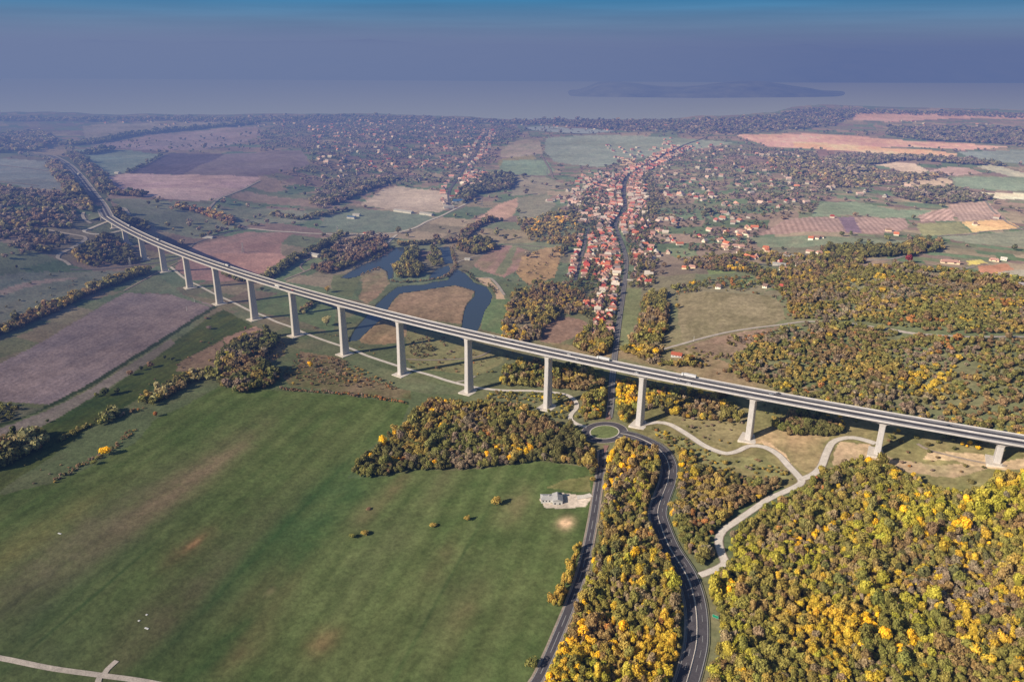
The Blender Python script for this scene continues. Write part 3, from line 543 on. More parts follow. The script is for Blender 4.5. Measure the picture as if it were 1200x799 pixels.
service_w = road('service_road', [(200, 313), (217, 327), (233, 335), (250, 344), (272, 354), (292, 364), (307, 369.5), (323, 377), (340, 383), (356, 390), (374, 397), (398, 405), (412, 409), (430, 417), (460, 427), (483, 434), (505, 440), (527, 447), (557, 454), (587, 457.5), (620, 458), (647, 460), (664, 463), (674, 470), (675.5, 478), (669, 486), (669, 492), (677, 497.5), (688, 500.5)], 5.5, M['pad'])
service_e = road('service_road', [(752, 498), (770, 495), (785, 497.5), (806, 509.5), (823, 521), (838, 528), (852, 531.5), (866, 528), (878, 522.5), (896, 524), (912, 533), (924, 546), (938, 561), (938, 567), (920, 576), (900, 585), (884, 596), (864, 610), (847, 622), (842, 634), (846, 650), (849, 660), (836, 668), (820, 674)], 6.0, M['pad'], edge=(.7, M['dirt']))
road('service_road', [(937, 562), (951, 557), (962, 547), (968, 532), (975, 519), (986, 514), (1000, 513), (1014, 516), (1026, 520)], 6.5, M['pad'], edge=(.6, M['dirt']))
road('hill_track', [(775, 410), (800, 403), (825, 396), (850, 390), (880, 385), (913, 381), (930, 378.5), (947, 377), (975, 378), (1000, 380), (1040, 386), (1080, 392), (1133, 395), (1197, 395), (1270, 396)], 6, M['track'], clear=5)
road('concrete_track', [(-60, 762), (0, 771), (60, 783), (117, 791), (173, 799), (260, 815)], 4.6, M['track'])
road('concrete_track', [(121, 792), (126, 784), (137, 774)], 4.2, M['track']); road('concrete_track', [(121, 790), (116, 795), (112, 812)], 4.2, M['track'])
for pxs, w, mt in ([[(82, 311), (76, 306), (68, 303), (70, 298), (86, 290), (100, 281), (98, 277.5), (84, 275), (68, 272), (48, 268)], 5, 'track'],
    [[(128, 259), (118, 263), (106, 268), (98, 271), (103, 273.5), (112, 275), (128, 273.6), (140, 271), (149, 269)], 5, 'pad'],
    [[(107, 262), (100, 258), (97, 253), (98, 249)], 5, 'track'], [[(124, 245), (134, 244), (145, 244), (149, 248), (152, 253)], 5, 'track'],
    [[(104, 252), (112, 253), (122, 254)], 6, 'track'],
    [[(82, 316), (110, 316), (140, 313.6), (170, 310), (190, 307.5), (212, 302), (220, 293), (229, 285), (250, 278), (270, 272), (285, 269.5), (290, 267), (286, 265), (278, 262)], 6, 'asphalt_pale'],
    [[(290, 268), (320, 271), (345, 272.5), (385, 274.5), (440, 274.5), (464, 273), (484, 268), (500, 260), (520, 252), (540, 242), (560, 234)], 8, 'pad'],
    [[(452, 287), (458, 281), (465, 275)], 7, 'pad'],
    [[(207, 239), (217, 242), (228, 246), (240, 250), (248, 241), (257, 233), (270, 228), (285, 222), (305, 212)], 6, 'track'],
    [[(333, 328), (358, 318), (383, 307), (400, 299), (420, 290), (436, 284)], 5, 'dirt'], [[(357, 318), (352, 312), (362, 304), (374, 302)], 4, 'dirt'],
    [[(674, 329), (677, 316), (681, 303), (685, 289), (687, 278), (690, 267)], 6, 'asphalt_pale'],
    [[(674, 331), (695, 332), (715, 330), (731, 331)], 4, 'dirt'], [[(734, 328), (743, 329)], 7, 'pad'],
    [[(566, 326), (574, 326), (582, 333), (591, 346)], 6, 'track'], [[(590, 285), (607, 287), (640, 290)], 4, 'dirt'],
    [[(535, 308), (548, 303), (560, 300), (570, 297)], 4, 'track'], [[(557, 441), (545, 446), (533, 448)], 3.5, 'track'], [[(476, 421), (510, 422), (556, 419), (575, 411)], 3.5, 'dirt'],
    [[(1098, 277), (1134, 275), (1160, 271), (1198, 268), (1260, 262)], 5, 'track'], [[(990, 306), (1015, 305), (1045, 304), (1060, 300)], 7, 'track'],
    [[(1176, 257), (1182, 262), (1200, 270)], 6, 'track'], [[(1155, 236), (1162, 246), (1168, 251)], 6, 'track'], [[(860, 304), (880, 308), (900, 311), (930, 314)], 6, 'asphalt_pale'],
    [[(1118, 318), (1130, 315), (1142, 313)], 5, 'track'], [[(1080, 325), (1110, 331), (1150, 336), (1165, 338)], 6, 'track'],
    [[(528, 246), (526, 226), (533, 214), (545, 196), (560, 175), (573, 152)], 9, 'asphalt_pale'], [[(548, 222), (556, 210)], 8, 'asphalt_pale'],
    [[(634, 181), (638, 188), (645, 200), (648, 210)], 8, 'dirt'], [[(690, 222), (705, 215), (718, 212), (732, 214)], 6, 'asphalt_pale'],
    [[(1180, 546), (1140, 540), (1090, 528), (1075, 520)], 3, 'dirt'], [[(693, 580), (685, 582), (676, 583)], 7, 'pad'],
    [[(145, 341), (180, 322), (212, 306)], 3, 'dirt']):
    road('road' if mt != 'dirt' else 'dirt_path', pxs, w+(2 if pxs[0][0] < 160 and mt in ('track', 'pad') else 0), M[mt], clear=(9 if pxs[0][0] < 160 else 1.5))
def disc(name, c, r0, r1, off, mat, n=64, a0=0, a1=2*PI):
    a = np.linspace(a0, a1, n); Vv = []
    for r in (r0, r1):
        p = c+np.stack([np.cos(a), np.sin(a)], -1)*r; Vv.append(np.column_stack([p, Z(p[:, 0], p[:, 1])+off]))
    return tag(put(name, mesh_np(name, np.concatenate(Vv), grid_faces(2, n)[:, ::-1], mat)), kind='structure')
RR = 16.5
disc('roundabout', RING, RR, RR+8.5, .34, M['asphalt']); disc('roundabout_kerb', RING, RR-1.1, RR, .42, M['pad']); disc('roundabout_verge', RING, RR+8.5, RR+9.4, .30, M['track'])
disc('roundabout_island', RING, .1, RR-1.1, .38, M['island'] if 'island' in M else simple('island_grass', tuple(alb(96, 104, 62)), .9, .3, .3))
ROADS.append((RING[None]+np.array([[0., 0], [.1, 0]]), RR+11)); _c = (CAM[:2]-RING)/np.linalg.norm(CAM[:2]-RING)*14; ROADS.append((RING[None]+_c+np.array([[0., 0], [.1, 0]]), RR+9))
# splitter islands and markings
for pts in ([(709.5, 492), (716, 491.5), (714, 482)], [(707, 522), (713.5, 522), (708.5, 532)], [(733, 511.5), (739, 514), (734, 517)]):
    w_ = at(pts)[:, :2]; me = bpy.data.meshes.new('splitter_island'); me.from_pydata([(x, y, float(Z(x, y))+z) for z in (.2, .5) for x, y in w_], [], [(0, 1, 2), (5, 4, 3), (0, 3, 4, 1), (1, 4, 5, 2), (2, 5, 3, 0)]); me.materials.append(M['redpave']); tag(put('splitter_island', me), kind='structure')
def line(C, w, off, width=.35, dash=None, mat='paintline', name='road_marking'):
    tag(put(name, strip(C, w-width/2, w+width/2, off, dash=dash, name=name, mat=M[mat], nx=2)), kind='structure')
for w in (-3.2, 3.2): line(main_s, w, .26); line(main_n[:int(len(main_n)*.35)], w, .26)
line(main_s, 0, .26, dash=(9, 5)); line(main_n[:int(len(main_n)*.35)], 0, .26, dash=(9, 5))
for w in (-7.1, 7.1): line(dual, w, .27, .35)
line(dual, 8.4, .2, 1.5, mat='track', name='road_verge')
line(dual, 0, .27, 1.1, mat='pad', name='median_strip')
for w in (-3.7, 3.7): line(dual, w, .27, .22, dash=(12, 5))
def strip3(C, w, off, h, width, name, mat, parent=None):
    """a long low solid (guard rail, kerb) that follows a road"""
    N = normals2(C); Vs = []
    for ww, zz_ in ((w-width/2, off), (w-width/2, off+h), (w+width/2, off+h), (w+width/2, off)):
        p = C+N*ww; Vs.append(np.column_stack([p, Z(p[:, 0], p[:, 1])+zz_]))
    V_ = np.stack(Vs, 1).reshape(-1, 3); F_ = []
    for i in range(len(C)-1):
        for k in range(3): a = i*4+k; F_.append((a, a+1, a+5, a+4))
    return put(name, mesh_np(name, V_, F_, M[mat]), parent)
for w, lab in ((0, 'steel guard rail on the median of the curved dual carriageway'), (8.3, 'steel guard rail on the outer side of the road curve'), (-8.3, 'steel guard rail on the west side of the curved dual carriageway')):
    o = empty('guard_rail', (*dual[0], float(Z(*dual[0])))); tag(o, lab, 'guard rail'); cc = dual[6:]
    b = strip3(cc, w, .55, .35, .18, 'rail_beam', 'steel'); b.parent = o; b.matrix_parent_inverse = o.matrix_world.inverted(); b.location = -o.location
    pm = MB(); N_ = normals2(cc); pm.box(-.08, -.08, 0, .08, .08, .85); pmm = pm.mesh('post', M['steel'])
    for i in range(0, len(cc), 2):
        p = cc[i]+N_[i]*w; q = put('post', pmm, o); q.location = Vector((p[0], p[1], float(Z(*p))))-o.location
# ------------------------------------------------------------------ viaduct
def frame(s):
    s = np.asarray(s, float); p = axis(s); n = np.stack([-np.sin(KAP*s), np.cos(KAP*s)], -1)  # n points away from the camera side
    return p, n
TOPH = 6.3
def sweep(name, prof_fn, ss, mat, parent, closed=True):
    rows = []
    for s in ss:
        p, n = frame(s); rows.append([(p[0]+n[0]*w, p[1]+n[1]*w, p[2]+TOPH+h) for w, h in prof_fn(s)])
    k = len(rows[0]); V_ = np.array(rows).reshape(-1, 3); F_ = []
    for i in range(len(ss)-1):
        for j in range(k if closed else k-1):
            a = i*k+j; b = i*k+(j+1) % k; F_.append((a, b, b+k, a+k))
    return put(name, mesh_np(name, V_, F_, mat), parent)
def depth(s):
    d = np.abs(SP-s).min(); t = np.clip(d/60., 0, 1); return TOPH-2.6*(1-(1-t)**2.0)
via = empty('viaduct', (0, 0, 0)); tag(via, 'long concrete motorway viaduct on sixteen tall piers across the valley', 'viaduct')
SS = np.arange(-935, 936, 5.)
sweep('box_girder', lambda s: [(-11.9, -.25), (-11.9, -.75), (-5.6, -1.35), (-4.6, -depth(s)), (4.6, -depth(s)), (5.6, -1.35), (11.9, -.75), (11.9, -.25)], SS, M['concrete'], via)
for lo, hi, nm, mt in ((-11.4, -6.6, 'slow_lane', 'slow'), (-6.6, -1.7, 'fast_lane', 'fast'), (-1.7, 1.7, 'median', 'slow'), (1.7, 6.6, 'fast_lane', 'fast'), (6.6, 11.4, 'slow_lane', 'slow')):
    sweep(nm, lambda s, lo=lo, hi=hi: [(hi, -.2+(.004 if 'a' else 0)), (lo, -.2)], SS, M[mt], via, False)
for w in (-9.9, -2.2, 2.2, 9.9): sweep('edge_line', lambda s, w=w: [(w+.2, -.17), (w-.2, -.17)], SS, M['paintline'], via, False)
for sg in (-1, 1):
    sweep('parapet', lambda s, sg=sg: [(sg*11.4, -.25), (sg*12.0, -.25), (sg*12.0, .75), (sg*11.55, .75)], SS, M['concrete'], via)
    sweep('edge_beam', lambda s, sg=sg: [(sg*12.0, -.95), (sg*12.25, -.95), (sg*12.25, .45), (sg*12.0, .45)], SS, M['concrete'], via)
for w in (-.75, .75): sweep('median_barrier', lambda s, w=w: [(w-.3, -.2), (w-.12, .7), (w+.12, .7), (w+.3, -.2)], SS, M['concrete'], via)
ds = [];
for sg in (-6.6, 6.6):
    m = MB()
    for s0 in np.arange(-930, 930, 18.):
        a, n1 = frame(s0); b, n2 = frame(s0+6)
        m.add([(a[0]+n1[0]*(sg+e), a[1]+n1[1]*(sg+e), a[2]+TOPH-.165) for e in (-.13, .13)]+[(b[0]+n2[0]*(sg+e), b[1]+n2[1]*(sg+e), b[2]+TOPH-.165) for e in (.13, -.13)], [(0, 1, 2, 3)])
    tag(m.build('lane_marking', M['paintline'], via), kind='stuff')
for i, s in enumerate(SP):
    p, n = frame(s); zb = min(float(Z(p[0], p[1])), p[2]-PH[i])-2.5; hgt = p[2]-zb
    wx, wy = 2.7, 4.7; fl = hgt*.012; rz = KAP*s
    m = MB(); nlev = 12; ring = []
    for k in range(nlev+1):
        t = k/nlev; z = zb+hgt*t; f_ = (1-t)**1.4
        a, b = wx+fl*f_*.5+(.35 if k == nlev else 0), wy+fl*f_*2.0+(.5 if k == nlev else 0); c = .5
        for (u, v) in ((-a+c, -b), (a-c, -b), (a, -b+c), (a, b-c), (a-c, b), (-a+c, b), (-a, b-c), (-a, -b+c)): ring.append((u, v, z-zb))
    fs = [(k*8+j, k*8+(j+1) % 8, (k+1)*8+(j+1) % 8, (k+1)*8+j) for k in range(nlev) for j in range(8)]+[tuple(nlev*8+j for j in range(8))]
    m.add(ring, fs); o = m.build('pier', M['pier'], via); o.location = (p[0], p[1], zb); o.rotation_euler = (0, 0, rz)
    q = MB(); e = 5.5+wx+fl; gz = -2.5*0
    zt = float(Z(p[0], p[1]))+.9-zb
    q.box(-e, -wy-fl*2-5, zt-5, e, wy+fl*2+4, zt); pb = q.build('pier_footing', M['pad'], o)
for sg in (-1, 1):
    m = MB(); s = 935*sg; p, n = frame(s); m.box(-9, -12.6, -14, 9, 12.6, -1.2)
    o = m.build('abutment', M['concrete'], via); o.location = (p[0]+8*sg, p[1], p[2]+TOPH); o.rotation_euler = (0, 0, KAP*s)
# motorway beyond the viaduct, on embankment
pA, nA = frame(-935.); tA = np.array([-nA[1], nA[0]]);
left_pts = np.concatenate([[axis(-935)[:2]], at([(118, 240), (107, 226), (94, 209), (84, 198), (73, 189.5), (61, 184.3), (50, 182.6), (30, 181)])[:, :2]])
mwL = spline(left_pts, 12)
pB = axis(935)[:2]; tB = (axis(935)-axis(925))[:2]/10
mwR = spline(np.stack([pB+tB*k+np.array([-tB[1], tB[0]])*KAP*k*k/2 for k in (0, 150, 300, 450, 600)]), 12)
zL = axis(-935)[2]+TOPH-.2; zR = axis(935)[2]+TOPH-.2
def mwz(C, z0):
    L = np.concatenate([[0], np.cumsum(np.linalg.norm(np.diff(C, axis=0), axis=1))]); k = sstep(0, 420, L)
    gz = Z(C[:, 0], C[:, 1])+1.2; gz = np.convolve(np.pad(gz, 15, 'edge'), np.ones(31)/31, 'valid'); return z0*(1-k)+np.maximum(gz, Z(C[:, 0], C[:, 1])+.6)*k
for C_, z0 in ((mwL, zL), (mwR, zR)):
    N_ = normals2(C_); zc = mwz(C_, z0)
    for nm, a, b, dz, mt in (('motorway_verge', -14.5, 14.5, -.06, 'track'), ('motorway', -12, 12, 0, 'slow'), ('motorway_lane', -6.6, -1.7, .05, 'fast'), ('motorway_lane', 1.7, 6.6, .05, 'fast')):
        Vv = np.stack([np.column_stack([C_+N_*w, zc+dz]) for w in (a, b)], 1).reshape(-1, 3)
        tag(put(nm, mesh_np(nm, Vv, grid_faces(len(C_), 2)[:, ::-1], M[mt])), kind='structure')
    Vv = []
    for w, dn in ((-40, 1), (-14.5, 0), (14.5, 0), (40, 1)):
        p_ = C_+N_*w; Vv.append(np.column_stack([p_, np.where(dn, np.minimum(Z(p_[:, 0], p_[:, 1])-.5, zc-.5), zc-.1)]))
    me = mesh_np('embankment', np.stack(Vv, 1).reshape(-1, 3), grid_faces(len(C_), 4)[:, ::-1], simple('embankment_grass', tuple(alb(92, 98, 76)), .95, .1, .3))
    tag(put('embankment', me), kind='structure'); ROADS.append((C_, 19))
# ------------------------------------------------------------------ foliage shapes
def crown_mesh(name, seed, n, size, flat=1.0, spire=0.):
    r = np.random.default_rng(seed); k = 7
    cs = np.column_stack([r.uniform(-.22, .22, k), r.uniform(-.22, .22, k), r.uniform(.42, .78, k)]); cs[0] = (0, 0, .66)
    if spire: cs[:, :2] *= .45; cs[:, 2] = np.linspace(.3, .85, k)
    rad = r.uniform(.20, .31, k)*(1-.35*spire)
    ii = r.integers(0, k, n); d = r.normal(size=(n, 3)); d /= np.linalg.norm(d, axis=1)[:, None]; d[:, 2] = np.where(d[:, 2] < -.3, -d[:, 2], d[:, 2])
    pos = cs[ii]+d*(rad[ii]*r.uniform(.78, 1.12, n))[:, None]
    pos[:, 2] = np.maximum(pos[:, 2], .14)
    nn = d+r.normal(size=(n, 3))*.36; nn /= np.linalg.norm(nn, axis=1)[:, None]
    a = np.cross(nn, r.normal(size=(n, 3))); a /= np.linalg.norm(a, axis=1)[:, None]; b = np.cross(nn, a)
    s = (size*r.uniform(.6, 1.3, n))[:, None]
    V_ = np.stack([pos-a*s-b*s*.7, pos+a*s*.9-b*s*.6+nn*s*.3, pos+a*s+b*s*.8, pos-a*s*.7+b*s-nn*s*.2], 1).reshape(-1, 3)
    F_ = np.arange(4*n).reshape(n, 4); lv = r.uniform(.72, 1.3, n)*(.75+.45*np.clip(pos[:, 2], 0, 1))  # random leaf tone, plus painted shading: lighter towards the crown top
    bm = bmesh.new(); bmesh.ops.create_icosphere(bm, subdivisions=2, radius=1)
    cv = np.array([v.co[:] for v in bm.verts]); cf = np.array([[v.index for v in f.verts] for f in bm.faces]); bm.free()
    cv = cv*(1+.25*np.sin(cv[:, 0:1]*5+seed)*np.cos(cv[:, 1:2]*4))
    cv = cv*np.array([.30*(1-.4*spire), .30*(1-.4*spire), .30])+np.array([0, 0, .55])
    quads = np.column_stack([cf, cf[:, 2]])
    me = bpy.data.meshes.new(name)
    allv = np.concatenate([V_, cv]); me.from_pydata(allv.tolist(), [], F_.tolist()+(cf+len(V_)).tolist()); me.materials.append(M['foliage'])
    at_ = me.attributes.new('leafv', 'FLOAT', 'FACE'); at_.data.foreach_set('value', np.concatenate([lv, np.full(len(cf), .55)]).astype(np.float32))  # inner core painted darker, as the shaded inside of the crown
    return me
def trunk_mesh(name, seed):
    r = random.Random(seed); m = MB(); m.cyl((0, 0, -.03), .035, .55, 'z', 7, .018)
    for k in range(5):
        a = r.uniform(0, 2*PI); h = .22+.06*k; m.bar((0, 0, h), (.26*math.cos(a), .26*math.sin(a), h+.24), .016)
    return m.mesh(name, M['bark'])
CN = [crown_mesh('crown_near_%d' % i, 10+i, 430, .052, spire=(.7 if i == 5 else 0)) for i in range(6)]
CF = [crown_mesh('crown_far_%d' % i, 30+i, 100, .10, spire=(.6 if i == 4 else 0)) for i in range(5)]
CV = [crown_mesh('crown_distant_%d' % i, 50+i, 34, .17) for i in range(3)]
TM = [trunk_mesh('trunk', 1), trunk_mesh('trunk', 2)]
PAL = {'olive': (102, 100, 54), 'green': (86, 92, 50), 'dark': (68, 72, 46), 'yellow': (186, 152, 34), 'ochre': (138, 119, 62), 'rust': (142, 98, 58), 'brown': (112, 90, 70), 'grey': (114, 100, 92), 'gold': (168, 142, 44), 'pale': (140, 132, 96), 'lime': (138, 134, 48)}
PALA = {k: lin(v)/.40 for k, v in PAL.items()}
def pick(x, y, weights, sc=45.):
    ks = list(weights); s = []
    for j, k in enumerate(ks):
        s.append(math.log(weights[k]+1e-6)+6.5*(fbm(x, y, sc, 200+j*13+hash_s(k), 2)-.5)+rng.gumbel(size=len(x))*.5)
    i = np.argmax(np.array(s), 0); c = np.array([PALA[k] for k in ks])[i]
    mean = sum(PALA[k]*weights[k] for k in ks)/sum(weights.values()); kk = np.where(np.isin(np.array(ks)[i], ['yellow', 'rust']), .2, .38)[:, None]; c = c*(1-kk)+mean*kk
    c = c*rng.uniform(.78, 1.2, len(x))[:, None]*(1+rng.uniform(-.05, .05, (len(x), 3)))
    return c, np.array(ks)[i]
def hash_s(s): return sum(ord(c)*(i+1) for i, c in enumerate(s)) % 97
TREES = []   # arrays: x, y, diameter, height, tint, colour name, wood index
HOUSE_XY = []
def near_line(P, C, dist):
    lo = C.min(0)-dist; hi = C.max(0)+dist; res = np.zeros(len(P), bool); m = np.where((P > lo).all(1) & (P < hi).all(1))[0]
    for j in range(0, len(m), 4000):
        q = m[j:j+4000]; A = C[:-1]; B = C[1:]; AB = B-A; L = (AB**2).sum(1)+1e-9
        d = P[q][:, None]-A[None]; t = np.clip((d*AB[None]).sum(2)/L[None], 0, 1)
        dd = np.sqrt(((d-AB[None]*t[..., None])**2).sum(2)).min(1); res[q] = dd < dist
    return res
def clear_of_roads(P, extra=0.):
    ok = np.ones(len(P), bool)
    for C_, w in ROADS: ok &= ~near_line(P, C_, w+extra)
    for pw in PW: ok &= ~inpoly(P, pw)
    for i, s in enumerate(SP):
        p, n = frame(s); ok &= np.hypot(P[:, 0]-p[0], P[:, 1]-p[1]) > 15
    return ok
def wood(tagname, px, spacing, dia, hr, weights, keep=1., clump=0., sc=45., world=None, und=True):
    pg = polyw(px) if world is None else world
    lo = pg.min(0); hi = pg.max(0); gx, gy = np.meshgrid(np.arange(lo[0], hi[0], spacing), np.arange(lo[1], hi[1], spacing*.87))
    gx = gx+(np.arange(gx.shape[0])[:, None] % 2)*spacing*.5
    P_ = np.stack([gx.ravel(), gy.ravel()], -1)+rng.uniform(-.42, .42, (gx.size, 2))*spacing
    P_ = P_[inpoly(P_+ (np.stack([fbm(P_[:, 0], P_[:, 1], 22, 301, 2), fbm(P_[:, 0], P_[:, 1], 22, 302, 2)], -1)-.5)*spacing*1.6, pg)]
    if 'countryside' in tagname or 'gardens' in tagname:
        for nm_, _a, _b, pg_, _s, own_ in FP:
            if own_ and len(P_): P_ = P_[~inpoly(P_, pg_)]
    if keep < 1 or clump: P_ = P_[rng.random(len(P_)) < keep*(1 if not clump else np.clip((fbm(P_[:, 0], P_[:, 1], 45, 303, 3)-.5)*clump*4+.5, 0, 1)*1.6)]
    if len(P_): P_ = P_[clear_of_roads(P_, dia[0]*.25)]
    if not len(P_): return
    n = len(P_); c, nm = pick(P_[:, 0], P_[:, 1], weights, sc)
    if 'road curve' in tagname or 'narrow wood' in tagname:
        rr = np.hypot(P_[:, 0]-CAM[0], P_[:, 1]-CAM[1]); c2, nm2 = pick(P_[:, 0], P_[:, 1], dict(olive=1.5, ochre=.8, green=.8, brown=.8, lime=.35, dark=.3, grey=.9), 60)
        sw = np.isin(nm, ['yellow', 'gold', 'ochre']) & (rng.random(n) < .68*sstep(455, 530, rr)*(1-sstep(650, 720, rr))); c = np.where(sw[:, None], c2, c); nm = np.where(sw, nm2, nm)
    d = rng.uniform(*dia, n)*(.8+.4*fbm(P_[:, 0], P_[:, 1], 30, 305, 2)); big = rng.random(n) < .12; d = np.where(big, d*1.45, d*.97)
    TREES.append((P_[:, 0], P_[:, 1], d, d*rng.uniform(*hr, n), c, nm, np.full(n, len(WOODS)), np.zeros(n)))
    WOODS.append(tagname)
def belt(tagname, px, width, spacing, dia, hr, weights, keep=1.):
    C_ = spline(at(px)[:, :2], 8); N_ = normals2(C_); poly = np.concatenate([C_+N_*width/2, (C_-N_*width/2)[::-1]])
    wood(tagname, None, spacing, dia, hr, weights, keep, world=poly)
WOODS = []
MIX = dict(gold=.3, olive=1.3, green=.7, ochre=.8, brown=.8, dark=.5, yellow=.12, rust=.12, grey=.4)
YEL = dict(olive=1.2, ochre=1., gold=.75, yellow=.45, green=.6, brown=.65, rust=.08, lime=.8, dark=.2, grey=.4)
HILL = dict(gold=.25, olive=1.5, brown=1., ochre=.8, green=.6, dark=.35, grey=.7, rust=.16, yellow=.07)
SCR = dict(brown=1., grey=.9, olive=1., ochre=.6, dark=.5, rust=.3)
FAR = dict(olive=1.1, dark=.7, brown=.8, grey=1.5, ochre=.2, green=.8)
wood('in the wide autumn wood on the hill beside the road curve', [(1008, 540), (985, 549), (962, 558), (946, 572), (926, 582), (905, 596), (882, 614), (858, 632), (855, 664), (838, 678), (832, 690), (842, 720), (844, 752), (838, 790), (828, 840), (830, 900), (1420, 900), (1420, 640), (1300, 560), (1236, 556), (1200, 560), (1175, 556), (1160, 575), (1120, 582), (1085, 574), (1060, 562), (1040, 550)], 4.0, (4.0, 6.8), (.9, 1.55), YEL)
wood('in the narrow wood between the two roads', [(716, 534), (722, 522), (742, 523), (762, 533), (774, 548), (772, 563), (764, 580), (760, 600), (762, 618), (772, 644), (790, 673), (799, 697), (802, 721), (802, 752), (797, 778), (790, 803), (780, 850), (770, 900), (600, 900), (640, 800), (664, 748), (690, 678), (703, 620), (709, 576)], 3.9, (3.8, 6.4), (1.15, 1.9), YEL)
wood('in the dark wood west of the roundabout', [(415, 556), (432, 534), (472, 505), (485, 486), (505, 472), (540, 474), (575, 474), (612, 482), (645, 498), (662, 502), (676, 508), (690, 520), (697, 532), (696, 556), (688, 552), (660, 545), (633, 541), (590, 547), (560, 551), (520, 552), (483, 552), (450, 560), (425, 560)], 4.5, (4.5, 7.6), (.95, 1.6), dict(dark=1.1, olive=1.2, green=.7, brown=.8, ochre=.7, yellow=.2, rust=.2, grey=.4))
wood('in the copse behind the piers near the road', [(590, 434), (612, 426), (650, 430), (700, 440), (712, 450), (700, 462), (664, 458), (620, 455), (590, 453)], 5, (5, 8), (1, 1.4), MIX)
wood('in the belt just east of the village road', [(722, 452), (745, 452), (752, 470), (742, 492), (730, 498), (723, 485)], 4.6, (5, 7.5), (1.1, 1.5), YEL)
wood('in the thicket between service road and main road', [(684, 464), (708, 460), (711, 485), (700, 495), (688, 494), (681, 488), (684, 474)], 5, (5, 7.5), (1, 1.4), YEL)
wood('on the slope under the viaduct', [(758, 455), (800, 458), (860, 470), (872, 498), (830, 494), (792, 490), (762, 482)], 6, (5, 8), (.9, 1.3), MIX, .75, .8)
wood('in the copse between two eastern piers', [(906, 500), (932, 486), (982, 496), (986, 508), (972, 513), (940, 512), (920, 512)], 4.6, (4.5, 7), (.9, 1.3), dict(green=1, dark=.8, olive=1, brown=.6, ochre=.5, yellow=.2))
wood('in the wood inside the eastern service road bend', [(786, 528), (806, 532), (818, 545), (826, 556), (842, 556), (862, 560), (888, 570), (906, 564), (920, 566), (902, 580), (878, 592), (856, 608), (838, 624), (832, 644), (838, 656), (828, 664), (811, 662), (797, 644), (787, 620), (784, 600), (792, 580), (796, 562), (794, 545)], 4.6, (4.6, 7), (.95, 1.35), MIX)
wood('on the big wooded hill behind the viaduct', [(922, 352), (905, 338), (888, 330), (892, 318), (960, 316), (1060, 319), (1110, 327), (1200, 345), (1320, 350), (1320, 560), (1240, 538), (1190, 520), (1090, 499), (1000, 481), (930, 464), (880, 450), (850, 438), (852, 424), (880, 404), (910, 392), (930, 380), (922, 366)], 5.8, (4.6, 8.0), (.65, 1.0), HILL, .9, .22, sc=60)
wood('in scrub on the hill pasture', [(800, 410), (850, 396), (910, 388), (880, 404), (852, 424), (850, 438), (840, 440), (806, 428)], 5.5, (3, 6), (.6, .9), SCR, .75, .6)
wood('in hedges south of the hamlet', [(800, 306), (880, 298), (960, 300), (1060, 312), (1110, 320), (1060, 320), (960, 318), (890, 326), (870, 320), (800, 318)], 8, (6, 10), (.8, 1.1), HILL, .75, .5)
wood('along the eastern lanes', [(1000, 292), (1050, 290), (1072, 284), (1100, 284), (1108, 292), (1085, 298), (1050, 302), (1010, 304), (975, 306), (960, 298), (965, 290)], 8, (7, 11), (.8, 1.1), dict(dark=1, olive=1, brown=.5, ochre=.4), .95)
wood('along the eastern lanes', [(1100, 318), (1180, 326), (1260, 340), (1260, 348), (1180, 344), (1110, 330)], 8, (6, 10), (.8, 1.1), HILL, .8)
wood('west of the village road', [(588, 385), (600, 345), (625, 334), (655, 334), (683, 345), (682, 370), (660, 372), (640, 382), (632, 398), (605, 405), (590, 398)], 6.2, (6, 9), (.85, 1.2), dict(brown=1.1, grey=.7, olive=1.3, dark=.3, ochre=1., gold=.4), .8, .4)
wood('west of the village road', [(672, 400), (690, 385), (716, 382), (720, 400), (712, 414), (700, 420), (672, 408)], 5.6, (6, 8.5), (1, 1.3), MIX)
wood('in the belt east of the village road', [(755, 348), (777, 344), (784, 362), (780, 390), (776, 403), (748, 408), (740, 405), (750, 375)], 6, (6, 9.5), (1, 1.4), MIX)
wood('in the belt east of the village road', [(724, 412), (750, 404), (778, 408), (790, 420), (830, 430), (800, 432), (760, 428)], 5.6, (5, 8.5), (.9, 1.3), MIX, .9)
wood('in the gardens north of the hill', [(780, 340), (860, 325), (905, 322), (915, 330), (880, 340), (800, 345)], 10, (5, 9), (.8, 1.1), MIX, .55)
wood('in the copse by the meadow stream', [(254, 436), (262, 412), (290, 398), (314, 392), (326, 404), (302, 426), (326, 440), (318, 454), (288, 463), (258, 454)], 6.5, (8, 12), (.9, 1.25), dict(dark=1.3, olive=1, brown=.9, green=.6, grey=.5, ochre=.3))
belt('in the hedge along the meadow stream', [(254, 444), (238, 440), (222, 446), (205, 456), (190, 464), (172, 474)], 24, 6., (7, 11), (.85, 1.2), dict(dark=1, olive=1.2, ochre=.6, brown=.9, pale=.3))
belt('in the hedge along the meadow stream', [(170, 478), (152, 484), (138, 490)], 8, 6., (3, 5), (.6, .9), SCR)
belt('in the hedge along the meadow stream', [(132, 482), (126, 490), (118, 498)], 14, 6.5, (8, 11), (.85, 1.1), dict(olive=1, dark=.5, pale=.5))
belt('in the hedge along the meadow stream', [(108, 498), (92, 506), (78, 513), (66, 520)], 7, 4.2, (4, 6), (.7, .9), SCR)
wood('in the tall dark clump by the stream', [(-60, 560), (-60, 520), (0, 526), (14, 512), (30, 516), (48, 510), (58, 520), (48, 530), (20, 540), (0, 552)], 7, (9, 13), (1.1, 1.5), dict(dark=1.4, olive=.8, brown=.5, pale=.3))
belt('in the low thicket at the meadow edge', [(60, 566), (78, 556), (92, 548), (106, 540), (116, 536), (134, 524), (148, 512), (158, 504)], 9, 3.6, (2, 4), (.5, .8), SCR, .8)
